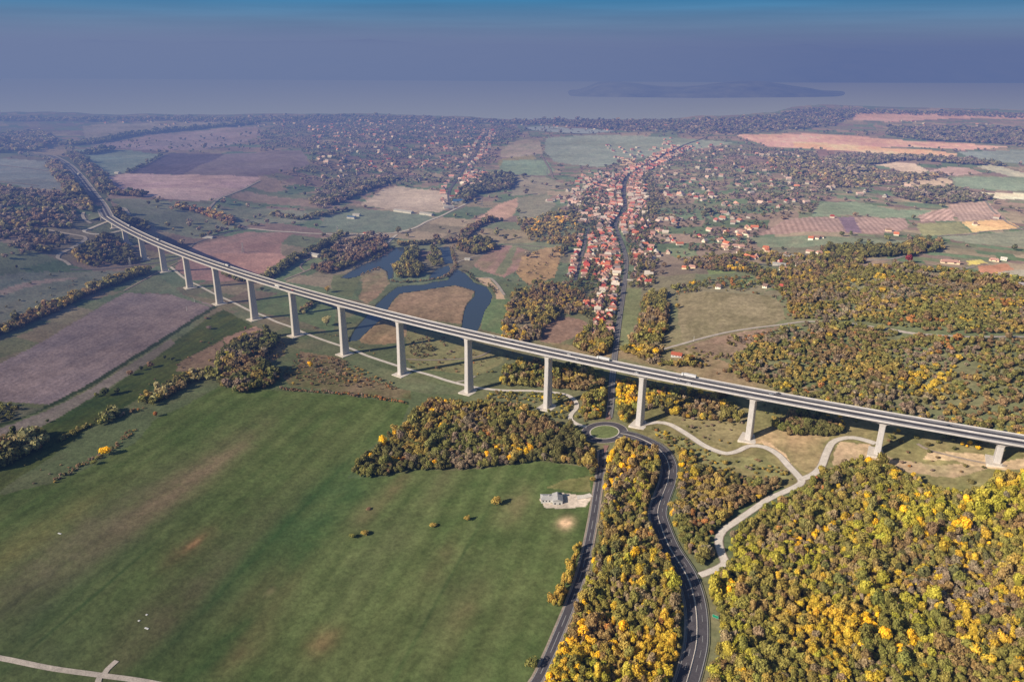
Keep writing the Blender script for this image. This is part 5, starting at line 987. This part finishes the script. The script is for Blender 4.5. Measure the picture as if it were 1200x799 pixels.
# nothing pokes through the deck
pt = project(np.column_stack([X, Y, Z(X, Y)]))
X, Y, D, H, TC, TN, TW = X[ok], Y[ok], D[ok], H[ok], TC[ok], TN[ok], TW[ok]
ss_ = np.arcsin(np.clip(X*KAP, -.99, .99))/KAP; nn_ = Y-(1-np.cos(KAP*ss_))/KAP; zt_ = G1*ss_+G2*ss_**2
under = (np.abs(nn_) < 16) & (np.abs(ss_) < 940); gz_ = Z(X, Y); H = np.where(under, np.minimum(H, (zt_+2.5-gz_)), H)
ok = H > 1.2; X, Y, D, H, TC, TN, TW, gz_ = X[ok], Y[ok], D[ok], H[ok], TC[ok], TN[ok], TW[ok], gz_[ok]
px_, py_, dz_ = project(np.column_stack([X, Y, gz_+H*.6])); ROT = rng.uniform(0, 2*PI, len(X))
DIST = np.hypot(X-CAM[0], Y-CAM[1]); _k = sstep(1100, 2800, DIST)[:, None]; TC = TC*(1+.35*_k)*(1-.35*_k)+(TC.mean(1, keepdims=True)*np.array([1.05, 1.05, 1.15]))*(1+.45*_k)*.35*_k  # distant crowns painted lighter and greyer-blue, haze put into the tint
inside = (px_ > 8) & (px_ < 1192) & (py_ > 5) & (py_ < 794)
score = np.where(inside & np.isin(TW, [0, 1]), D/dz_, 0); hero = np.argsort(-score)[:235]; hmask = np.zeros(len(X), bool); hmask[hero] = True
print('trees', len(X), 'houses', len(HOUSES), 'in view', int(vis.sum()))
COLTXT = {'olive': 'olive green', 'green': 'green', 'dark': 'dark green', 'yellow': 'bright yellow', 'ochre': 'golden brown', 'rust': 'rusty orange', 'brown': 'brown', 'grey': 'grey half-bare', 'gold': 'golden', 'pale': 'pale green', 'lime': 'yellow-green', 'crimson': 'crimson'}
def make_tree(x, y, z, d, h, tint, k, rot, label, cat, group, name):
    e = empty(name, (x, y, z), rot); tag(e, label, cat, group)
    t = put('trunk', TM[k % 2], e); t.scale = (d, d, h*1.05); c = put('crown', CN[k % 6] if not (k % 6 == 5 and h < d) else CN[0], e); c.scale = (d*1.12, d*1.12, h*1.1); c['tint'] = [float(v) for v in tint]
    return e
for j, i in enumerate(hero):
    big = 'tall' if H[i] > 7.2 else 'small'
    make_tree(X[i], Y[i], gz_[i], D[i], H[i], TC[i], j, ROT[i], f'{big} {COLTXT[TN[i]]} tree {WOODS[TW[i]]}', 'tree', f'{big} {COLTXT[TN[i]]} trees {WOODS[TW[i]]}', 'tree')
for j, ((a, b), d, h, cn, lab) in enumerate(SOLO):
    p = at(a, b); low = h < d*.6
    make_tree(p[0], p[1], p[2], d, h, PALA[cn], j % 5, j*1.3, lab, 'bush' if 'bush' in lab or 'shrub' in lab else 'tree', None, 'bush' if 'bush' in lab or 'shrub' in lab else 'lone_tree')
lod = np.where(DIST < 800, 0, np.where(DIST < 1900, 1, 2)); rest = ~hmask
vi = np.where(lod == 0, rng.integers(0, 6, len(X)), np.where(lod == 1, 6+rng.integers(0, 5, len(X)), 11+rng.integers(0, 3, len(X))))
vi = np.where((vi == 5) & (rng.random(len(X)) < .7), 0, vi)
nearw = TW <= 8
lowsc = np.array([('scrub' in WOODS[w]) or ('bank' in WOODS[w]) or ('thicket' in WOODS[w]) or ('shrub' in WOODS[w]) for w in TW])
for nm, sel in (('woodland_trees', rest & ~lowsc & (DIST < 2100)), ('undergrowth', rest & lowsc), ('distant_woodland', rest & ~lowsc & (DIST >= 2100))):
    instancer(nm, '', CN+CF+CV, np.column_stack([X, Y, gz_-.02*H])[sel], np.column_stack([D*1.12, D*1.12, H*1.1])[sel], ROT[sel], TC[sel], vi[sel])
# ------------------------------------------------------------------ single buildings
def lift(p, extra=0.): return float(Z(p[0], p[1]))+extra
hl = at(645, 586); hd = at(694, 582)[:2]-hl[:2]; ra = math.atan2(hd[1], hd[0])
wh = empty('white_house', (hl[0], hl[1], hl[2]), ra); tag(wh, 'white flat-fronted house with grey roofs and paved yard beside the straight road', 'house')
m = MB(); m.box(-9, -4, -1, 5, 5, 3.4); m.box(2, -8.5, -1, 11, 4.2, 4.6); m.build('wall', M['whitewall'], wh)
m = MB(); m.add([(-9.6, -4.6, 3.4), (2.4, -4.6, 3.4), (2.4, 5.6, 3.4), (-9.6, 5.6, 3.4), (-7, .5, 5.2), (2.4, .5, 5.2)], [(0, 1, 5, 4), (3, 4, 5, 2), (0, 4, 3)])
m.add([(1.5, -9, 4.6), (11.6, -9, 4.6), (11.6, 4.8, 4.6), (1.5, 4.8, 4.6), (6.5, -9, 6.6), (6.5, 4.8, 6.6)], [(0, 4, 5, 3), (1, 2, 5, 4), (0, 1, 4), (2, 3, 5)]); rf = m.build('roof', M['greyroof'], wh)
m = MB(); m.box(7.5, 1.2, 6.0, 10.8, 4., 6.3); m.build('solar_panel', M['glass'], rf)
m = MB(); m.box(-2, -.6, 4.6, -1.2, .2, 6.4); m.build('chimney', M['concrete'], rf)
for x in (-7, -4, -1): m = MB(); m.box(x-.6, -4.04, .9, x+.6, -4.01, 2.3); m.build('window', M['glass'], wh)
for x in (4, 8.5): m = MB(); m.box(x-.7, -8.54, 1, x+.7, -8.51, 2.6); m.build('window', M['glass'], wh)
m = MB(); m.box(11.01, -5, 0, 11.05, -1.5, 2.6); m.build('garage_door', M['greyroof'], wh)
p = at(793, 417.5); rh = empty('farmhouse', p, .25); tag(rh, 'white cottage with bright red roof just above the viaduct deck', 'house')
m = MB(); m.box(-7, -4, -1.5, 7, 4, 3.2); m.add([(-7, -4, 3.2), (-7, 4, 3.2), (-7, 0, 6)], [(0, 1, 2)]); m.add([(7, -4, 3.2), (7, 4, 3.2), (7, 0, 6)], [(0, 1, 2)]); m.build('wall', M['whitewall'], rh)
m = MB(); m.add([(-7.6, -4.8, 2.9), (7.6, -4.8, 2.9), (7.6, 0, 6.3), (-7.6, 0, 6.3), (-7.6, 4.8, 2.9), (7.6, 4.8, 2.9)], [(0, 1, 2, 3), (3, 2, 5, 4)]); rf = m.build('roof', M['redroof'], rh)
m = MB(); m.box(2, .8, 4.6, 2.8, 1.6, 7); m.build('chimney', M['redroof'], rf)
for x in (-4, 0, 4): m = MB(); m.box(x-.6, -4.04, 1, x+.6, -4.01, 2.2); m.build('window', M['glass'], rh)
p = at(717.5, 214); ch = empty('church', p, mr); tag(ch, 'white village church with red roof and a tall pointed tower', 'church')
m = MB(); m.box(-16, -7, -2, 14, 7, 9); m.add([(-16, -7, 9), (-16, 7, 9), (-16, 0, 15)], [(0, 1, 2)]); m.add([(14, -7, 9), (14, 7, 9), (14, 0, 15)], [(0, 1, 2)]); m.build('nave', M['whitewall'], ch)
m = MB(); m.add([(-16.6, -8, 8.4), (14.6, -8, 8.4), (14.6, 0, 15.4), (-16.6, 0, 15.4), (-16.6, 8, 8.4), (14.6, 8, 8.4)], [(0, 1, 2, 3), (3, 2, 5, 4)]); m.build('roof', M['redroof'], ch)
m = MB(); m.box(14, -3.6, -2, 21, 3.6, 25); tw = m.build('tower', M['whitewall'], ch)
m = MB(); m.add([(13.6, -4, 25), (21.4, -4, 25), (21.4, 4, 25), (13.6, 4, 25), (17.5, 0, 36)], [(0, 1, 4), (1, 2, 4), (2, 3, 4), (3, 0, 4), (3, 2, 1, 0)]); m.build('spire', M['greyroof'], tw)
for y in (-3.66, 3.62): m = MB(); m.box(16.6, y, 19, 18.4, y+.04, 22.5); m.build('louvre_window', M['glass'], tw)
for x in (-12, -6, 0, 6): m = MB(); m.box(x-.8, -7.06, 3, x+.8, -7.02, 7); m.build('window', M['glass'], ch)
M['blueroof'] = simple('blue_steel_roof', (.10, .22, .42), .5, .4, .1); M['shed'] = simple('pale_shed_roof', (.62, .60, .58), .6, .2, .1)
def shed(px, L, W, Hh, rot, mat, label):
    p = at(*px); e = empty('farm_shed', p, rot); tag(e, label, 'shed')
    m = MB(); m.box(-L/2, -W/2, -2, L/2, W/2, Hh); m.build('wall', M['whitewall'], e)
    m = MB(); m.add([(-L/2-.6, -W/2-.6, Hh), (L/2+.6, -W/2-.6, Hh), (L/2+.6, 0, Hh+W*.18), (-L/2-.6, 0, Hh+W*.18), (-L/2-.6, W/2+.6, Hh), (L/2+.6, W/2+.6, Hh)], [(0, 1, 2, 3), (3, 2, 5, 4), (0, 3, 4), (1, 5, 2)]); m.build('roof', mat, e)
    m = MB(); m.box(-2, -W/2-.06, 0, 2, -W/2-.03, Hh*.75); m.build('door', M['greyroof'], e)
shed((473, 249), 62, 13, 5, .15, M['shed'], 'long pale farm shed below the stubble field'); shed((537, 238), 34, 24, 8, .9, M['blueroof'], 'large blue-roofed industrial hall by the road into the far village')
shed((533, 232), 30, 16, 6, .9, M['redroof'], 'red-roofed hall behind the blue industrial hall'); shed((526, 244), 30, 14, 5, .9, M['shed'], 'white shed in front of the blue industrial hall')
shed((500, 252), 42, 12, 5, .15, M['shed'], 'low white shed beside the road to the far village'); shed((412, 256), 22, 12, 5, .4, M['blueroof'], 'small blue-roofed barn in the pasture'); shed((418, 253), 20, 10, 5, .4, M['shed'], 'small white barn beside the blue barn')
shed((433, 275.5), 34, 10, 4, .15, M['redroof'], 'long low red-roofed shed beside the country road'); shed((368, 300), 34, 12, 5, .1, M['shed'], 'long white farm building beyond the viaduct near the track'); shed((244, 279), 24, 10, 3, .6, M['shed'], 'low pale building by the road behind the viaduct')
shed((927, 302), 30, 12, 4, .3, M['shed'], 'long pale building in the eastern hamlet'); shed((913, 311), 24, 10, 4, .3, M['shed'], 'pale shed below the long building of the hamlet'); shed((92, 205), 14, 10, 4, .3, M['shed'], 'tiny pale hut beside the motorway')
shed((138, 203.5), 16, 12, 4, .3, M['shed'], 'tiny white hut at the corner of the pink field'); shed((548, 304.5), 12, 8, 3, .4, M['shed'], 'small white hut by the pond track')
# ------------------------------------------------------------------ pylons, poles, signs
def pylon(px, h, label):
    p = at(*px); e = empty('power_pylon', p, .4); tag(e, label, 'pylon'); m = MB(); w = h*.11
    legs = [(-w, -w), (w, -w), (w, w), (-w, w)]
    for a in legs: m.bar((*a, -1), (a[0]*.12, a[1]*.12, h*.86), .28)
    for k in range(6):
        t0, t1 = k/6, (k+1)/6
        for q in range(4):
            a, b = legs[q], legs[(q+1) % 4]; s0, s1 = 1-.88*t0, 1-.88*t1
            m.bar((a[0]*s0, a[1]*s0, h*.86*t0), (b[0]*s1, b[1]*s1, h*.86*t1), .16); m.bar((b[0]*s0, b[1]*s0, h*.86*t0), (a[0]*s1, a[1]*s1, h*.86*t1), .16)
    m.bar((0, 0, h*.86), (0, 0, h), .3); m.build('lattice_mast', M['steel'], e)
    for z_, l in ((.78, .16), (.9, .12)):
        m = MB(); m.bar((-h*l, 0, h*z_), (h*l, 0, h*z_), .35); m.bar((-h*l, 0, h*z_), (0, 0, h*(z_+.05)), .2); m.bar((h*l, 0, h*z_), (0, 0, h*(z_+.05)), .2); m.build('crossarm', M['steel'], e)
pylon((285, 296), 24, 'lattice pylon in the ploughed field behind the viaduct'); pylon((396, 276), 26, 'lattice pylon beside the country road left of the ponds'); pylon((789, 463), 22, 'lattice pylon half hidden in the deck shadow'); pylon((153, 312), 20, 'lattice pylon near the first tall piers')
pylon((565, 242), 26, 'lattice pylon east of the industrial halls'); pylon((641, 206), 28, 'lattice pylon on the green fields left of the village')
for px, lab in (((219, 364), 'slim white pole in the ploughed field farther from the piers'), ((228, 354), 'slim white pole in the ploughed field close to the piers'), ((813, 400), 'slim pole beside the hill track')):
    p = at(*px); e = empty('marker_pole', p); tag(e, lab, 'pole'); m = MB(); m.cyl((0, 0, 0), .35, 8, 'z', 10, .2); m.build('shaft', M['white'], e); m = MB(); m.box(-.7, -.7, -.3, .7, .7, .25); m.build('footing', M['concrete'], e)
def sign(px, w, h, rot, label):
    p = at(*px); e = empty('road_sign', p, rot); tag(e, label, 'sign')
    for s_ in (-1, 1): m = MB(); m.cyl((s_*w*.32, 0, 0), .09, 1.8+h, 'z', 8); m.build('post', M['steel'], e)
    m = MB(); m.box(-w/2, -.16, 1.8, w/2, -.10, 1.8+h); m.build('sign_face', M['green_sign'], e)
    m = MB(); b_ = .1
    for x0, z0, x1, z1 in ((-w/2+b_, 1.8+b_, w/2-b_, 1.8+b_*1.8), (-w/2+b_, 1.8+h-b_*1.8, w/2-b_, 1.8+h-b_), (-w/2+b_, 1.8+b_, -w/2+b_*1.8, 1.8+h-b_), (w/2-b_*1.8, 1.8+b_, w/2-b_, 1.8+h-b_)): m.box(x0, -.175, z0, x1, -.165, z1)
    m.build('sign_border', M['white'], e)
sign((717, 544.5), 5, 3, -.2, 'green direction sign at the road leaving the roundabout southwards'); sign((838, 726), 4.5, 2.6, .1, 'green direction sign on the outside of the road curve')
p0 = at(713.5, 455); p1 = at(722.5, 452.5); g_ = empty('sign_gantry', (p0+p1)/2, math.atan2(*(p1-p0)[1::-1])); tag(g_, 'steel gantry spanning the road just below the viaduct', 'gantry'); wl = np.linalg.norm((p1-p0)[:2])/2
for s_ in (-1, 1): m = MB(); m.box(s_*wl-.2, -.2, -.5, s_*wl+.2, .2, 6.2); m.build('post', M['steel'], g_)
m = MB(); m.box(-wl, -.3, 6.2, wl, .3, 6.9); m.build('beam', M['steel'], g_)
for px, lab, r in (((102, 716), 'white marker panel on the meadow', 1.6), ((70, 625), 'small white marker on the upper meadow', 2.0), ((163, 727), 'lower left white marker on the meadow', .9), ((172, 720), 'small white marker above the pair', .9), ((172, 736), 'white marker panel of the pair on the meadow', 2.0)):
    if px[0] == 102: continue
    p = at(*px); m = MB(); m.box(-r, -.7, .05, r, .7, .35, .1, .1); o = m.build('meadow_marker', M['white'], None, .03); o.location = p; o.rotation_euler.z = .3; tag(o, lab, 'marker')
# ------------------------------------------------------------------ vehicles
def car(kind):
    b = MB(); L_, W_ = 4.4, 1.8
    b.box(-L_/2, -W_/2, .35, L_/2, W_/2, .95, .08, .06); g = MB(); g.box(-1.3, -.82, .95, 1.2, .82, 1.45, .45, .12); r = MB(); r.box(-.86, -.70, 1.45, .76, .70, 1.49, .04, .04)
    return b.mesh('body', M['paint'], .06), g.mesh('windows', M['glass']), r.mesh('roof', M['paint'])
wm = MB(); wm.cyl((0, -.12, 0), .34, .24, 'y', 14); WHEEL = wm.mesh('wheel', M['rubber']); CARM = car(0)
COLS = {'white': (.78, .78, .76), 'silver': (.45, .46, .48), 'dark': (.03, .035, .05), 'red': (.55, .02, .03), 'blue': (.05, .10, .25)}
def place_car(p, rot, c, label):
    e = empty('car', p, rot); tag(e, label, 'car')
    for nm, me in zip(('body', 'windows', 'roof'), CARM): o = put(nm, me, e); o['tint'] = [float(v) for v in COLS[c]]
    for x in (-1.35, 1.35):
        for y in (-.8, .8): w = put('wheel', WHEEL, e); w.location = (x, y, .34)
TR = MB(); TR.box(-7, -1.25, 1.15, 6.2, 1.25, 4.0); TRM = TR.mesh('trailer_box', M['white'], .05)
CB = MB(); CB.box(6.8, -1.25, .7, 9, 1.25, 3.5, .12, .05); CBM = CB.mesh('cab', M['paint'], .08)
CHS = MB(); CHS.box(-6.8, -.5, .75, 8.6, .5, 1.12); CHM = CHS.mesh('chassis', M['rubber'])
WS = MB(); WS.box(8.9, -1.1, 2.1, 9.03, 1.1, 3.1); WSM = WS.mesh('windscreen', M['glass']); TW_ = MB(); TW_.cyl((0, -.17, 0), .52, .34, 'y', 16); TWM = TW_.mesh('wheel', M['rubber'])
def place_truck(p, rot, c, label, sc=1.):
    e = empty('truck', p, rot); e.scale = (sc, 1 if sc == 1 else .92, 1 if sc == 1 else .85); tag(e, label, 'truck')
    for nm, me in (('trailer_box', TRM), ('cab', CBM), ('chassis', CHM), ('windscreen', WSM)): o = put(nm, me, e); o['tint'] = [float(v) for v in COLS[c]]
    for x in (-5.6, -4.3, 5.2, 7.9):
        for y in (-1.05, 1.05): w = put('wheel', TWM, e); w.location = (x, y, .52)
def on_deck(px, py, w):
    s = np.arange(-930, 930, .5); a = axis(s); n = np.stack([-np.sin(KAP*s), np.cos(KAP*s)], -1)
    Pp = np.column_stack([a[:, 0]+n[:, 0]*w, a[:, 1]+n[:, 1]*w, a[:, 2]+TOPH+.8]); u, v, _ = project(Pp); i = int(np.argmin(np.abs(u-px))); q = Pp[i].copy(); q[2] -= .98
    return q, KAP*s[i]
for px, py, w, c, lab in ((667, 411.5, 4.2, 'white', 'white car on the far carriageway ahead of the white truck'), (676, 419, -4.2, 'silver', 'silver car on the near carriageway left of the village road'), (746, 433.5, -8.6, 'white', 'white car on the near outer lane above a tall pier'),
    (795, 441.5, -3.9, 'silver', 'silver car on the near inner lane below the second truck'), (807, 446, -8.6, 'white', 'white car on the near outer lane below the second truck'), (904, 458, 4.2, 'silver', 'first of two cars close together on the far carriageway'), (912, 460, 8.8, 'dark', 'dark car beside the silver one on the far carriageway'),
    (1112, 493, 4.2, 'dark', 'dark car alone on the eastern end of the deck'), (343, 338.5, -4.2, 'red', 'red car on the near carriageway'), (579, 391.5, 8.6, 'white', 'white car on the far outer lane in the middle of the deck'), (600, 397, 4.2, 'dark', 'dark car on the far inner lane in the middle of the deck'), (166, 277, -4, 'white', 'white car near the western end of the deck')):
    q, r = on_deck(px, py, w); place_car(q, r+(PI if w > 0 else 0), c, lab)
for px, py, w, c, lab, sc in ((708, 418, 8.8, 'white', 'white articulated truck above the village road', 1.), (808, 438, 8.8, 'white', 'white articulated truck with pale trailer farther east on the deck', 1.), (266, 309, 8.8, 'dark', 'small truck with dark cab on the western far carriageway', .75), (325, 332, -8.8, 'white', 'short white truck behind the red car on the near carriageway', .7), (185, 284, 8.8, 'dark', 'dark-cabbed truck near the western piers', .9), (151, 268, 8.8, 'white', 'small white truck nearest the western end', .7)):
    q, r = on_deck(px, py, w); place_truck(q, r+(PI if w > 0 else 0), c, lab, sc)
def road_car(px, C_, w, c, lab):
    p = at(*px)[:2]; i = int(np.argmin(((C_-p)**2).sum(1))); i = min(max(i, 1), len(C_)-2); N_ = normals2(C_)[i]; q = C_[i]+N_*w; t = C_[i+1]-C_[i-1]
    place_car((q[0], q[1], float(Z(*q))+.3), math.atan2(t[1], t[0]), c, lab)
road_car((708, 545), main_s, 1.8, 'dark', 'dark car on the straight road just south of the roundabout'); road_car((733, 322), main_n, 2, 'white', 'white car on the village main street beside the long gardens')
for k, (px, c) in enumerate((((734, 300), 'silver'), ((727, 370), 'dark'), ((726, 268), 'white'), ((732, 235), 'dark'))): road_car(px, main_n, (-2, 2)[k % 2], c, ['silver car on the southern main street', 'dark car on the road south of the village', 'white car at the bend of the main street', 'dark car in the middle of the village street'][k])
# ------------------------------------------------------------------ haze, sky, sun, camera
def haze_box(name, poly, z0, z1, J, SG, col):
    n = len(poly); hv = MB(); hv.add([(x, y, z) for z in (z0, z1) for x, y in poly], [tuple(range(n-1, -1, -1)), tuple(range(n, 2*n))]+[(k, (k+1) % n, n+(k+1) % n, n+k) for k in range(n)])
    m, nt, out = nt_mat(name+'_air')
    ab = nt.nodes.new('ShaderNodeVolumeAbsorption'); em = nt.nodes.new('ShaderNodeEmission'); ad = nt.nodes.new('ShaderNodeAddShader')
    mx_ = SG.max()*1.02; ab.inputs['Density'].default_value = mx_; ab.inputs['Color'].default_value = (*(1-SG/mx_), 1)
    e_ = J*SG; em.inputs['Color'].default_value = (*(e_/e_.max()), 1); em.inputs['Strength'].default_value = float(e_.max())  # the volume's own glow stands in for daylight scattered in the haze
    nt.links.new(ab.outputs[0], ad.inputs[0]); nt.links.new(em.outputs[0], ad.inputs[1]); nt.links.new(ad.outputs[0], out.inputs['Volume'])
    tag(hv.build(name, m), kind='stuff')
haze_box('haze', [(-70000, -30000), (70000, -30000), (70000, 90000), (-70000, 90000)], -400, 640, HJ1, HS1, None)
def cuv(u, v): return (CAM[0]+u*math.cos(YAW)-v*math.sin(YAW), CAM[1]+u*math.sin(YAW)+v*math.cos(YAW))
haze_box('lake_haze', [cuv(-6000, -800), cuv(20000, 7000), cuv(24000, 55000), cuv(-60000, 55000), cuv(-40000, -800)], -390, 430, HJ2, HS2, None)
haze_box('west_haze', [cuv(-2600, -500), cuv(24000, 46000), cuv(24000, 60000), cuv(-60000, 60000), cuv(-40000, -500)], -385, 455, np.array([.26, .34, .52]), np.array([.9, .95, 1.1])*1e-4, None)  # extra bank with a brighter glow, added to lighten the left of the view
SAZ, SEL = 67., 27.   # shadows run towards this direction (degrees from +x), sun height
w = bpy.data.worlds.new('World'); scene.world = w; w.use_nodes = True; nt = w.node_tree
for n in list(nt.nodes): nt.nodes.remove(n)
out = nt.nodes.new('ShaderNodeOutputWorld'); bg = nt.nodes.new('ShaderNodeBackground'); sky = nt.nodes.new('ShaderNodeTexSky'); sky.sky_type = 'NISHITA'; sky.sun_disc = False
sd = np.array([-math.cos(math.radians(SAZ)), -math.sin(math.radians(SAZ)), 0]); sky.sun_elevation = math.radians(SEL); sky.sun_rotation = math.atan2(sd[0], sd[1]); sky.altitude = 300; sky.air_density = 1.2; sky.dust_density = .6; sky.ozone_density = 3.
bg.inputs['Strength'].default_value = .06
tc = nt.nodes.new('ShaderNodeTexCoord'); sx = nt.nodes.new('ShaderNodeSeparateXYZ'); nt.links.new(tc.outputs['Generated'], sx.inputs[0])
# low band of stained horizon air, giving way to the clear sky model above it
cr = nt.nodes.new('ShaderNodeValToRGB'); mr_ = nt.nodes.new('ShaderNodeMapRange'); mr_.inputs[1].default_value = 0; mr_.inputs[2].default_value = .10; nt.links.new(sx.outputs[2], mr_.inputs[0]); nt.links.new(mr_.outputs[0], cr.inputs[0])
el = cr.color_ramp.elements; el[0].position = 0; el[0].color = (.22, .28, .40, 1); el[1].position = 1; el[1].color = (.02, .17, .46, 1)
for ps, c in ((.30, (.13, .25, .40)), (.62, (.02, .22, .44))): e = el.new(ps); e.color = (*c, 1)
bg2 = nt.nodes.new('ShaderNodeBackground'); mp = nt.nodes.new('ShaderNodeMapping'); mp.inputs['Scale'].default_value = (2.2, 2.2, 55); nz = nt.nodes.new('ShaderNodeTexNoise'); nz.inputs['Scale'].default_value = 1.4; nz.inputs['Detail'].default_value = 5
nt.links.new(tc.outputs['Generated'], mp.inputs[0]); nt.links.new(mp.outputs[0], nz.inputs['Vector']); nt.links.new(mulcol(nt, cr.outputs[0], ramp(nt, nz.outputs['Fac'], .86, 1.16, .3, .7)), bg2.inputs[0]); mf = nt.nodes.new('ShaderNodeMapRange'); mf.inputs[1].default_value = .08; mf.inputs[2].default_value = .30; nt.links.new(sx.outputs[2], mf.inputs[0])
mu = nt.nodes.new('ShaderNodeMixShader'); nt.links.new(sky.outputs[0], bg.inputs[0]); nt.links.new(mf.outputs[0], mu.inputs[0]); nt.links.new(bg2.outputs[0], mu.inputs[1]); nt.links.new(bg.outputs[0], mu.inputs[2]); nt.links.new(mu.outputs[0], out.inputs[0])
from mathutils import Vector, Matrix
sl = bpy.data.lights.new('sun', 'SUN'); sl.energy = 5.0; sl.angle = math.radians(.5); sl.color = (1., .90, .78); so = bpy.data.objects.new('sun', sl); COL.objects.link(so)
dv = Vector((math.cos(math.radians(SAZ))*math.cos(math.radians(SEL)), math.sin(math.radians(SAZ))*math.cos(math.radians(SEL)), -math.sin(math.radians(SEL)))); so.rotation_euler = dv.to_track_quat('-Z', 'Y').to_euler(); so.location = (0, 0, 500)
cd = bpy.data.cameras.new('camera'); co = bpy.data.objects.new('camera', cd); COL.objects.link(co); cd.sensor_fit = 'HORIZONTAL'; cd.sensor_width = 36; cd.lens = 36*FOC/1200.; cd.clip_start = 1; cd.clip_end = 120000
co.matrix_world = Matrix(((R_[0], U_[0], -_F[0], CAM[0]), (R_[1], U_[1], -_F[1], CAM[1]), (R_[2], U_[2], -_F[2], CAM[2]), (0, 0, 0, 1)))
scene.camera = co
scene.view_settings.view_transform = 'Standard'; scene.view_settings.look = 'None'; scene.view_settings.exposure = 0; scene.view_settings.gamma = 1
cy = scene.cycles; cy.max_bounces = 5; cy.diffuse_bounces = 2; cy.glossy_bounces = 2; cy.transmission_bounces = 2; cy.transparent_max_bounces = 6; cy.volume_bounces = 0; cy.use_denoising = True; cy.denoiser = 'OPENIMAGEDENOISE'; cy.denoising_input_passes = 'RGB_ALBEDO_NORMAL'; cy.denoising_prefilter = 'ACCURATE'; cy.sample_clamp_indirect = 4
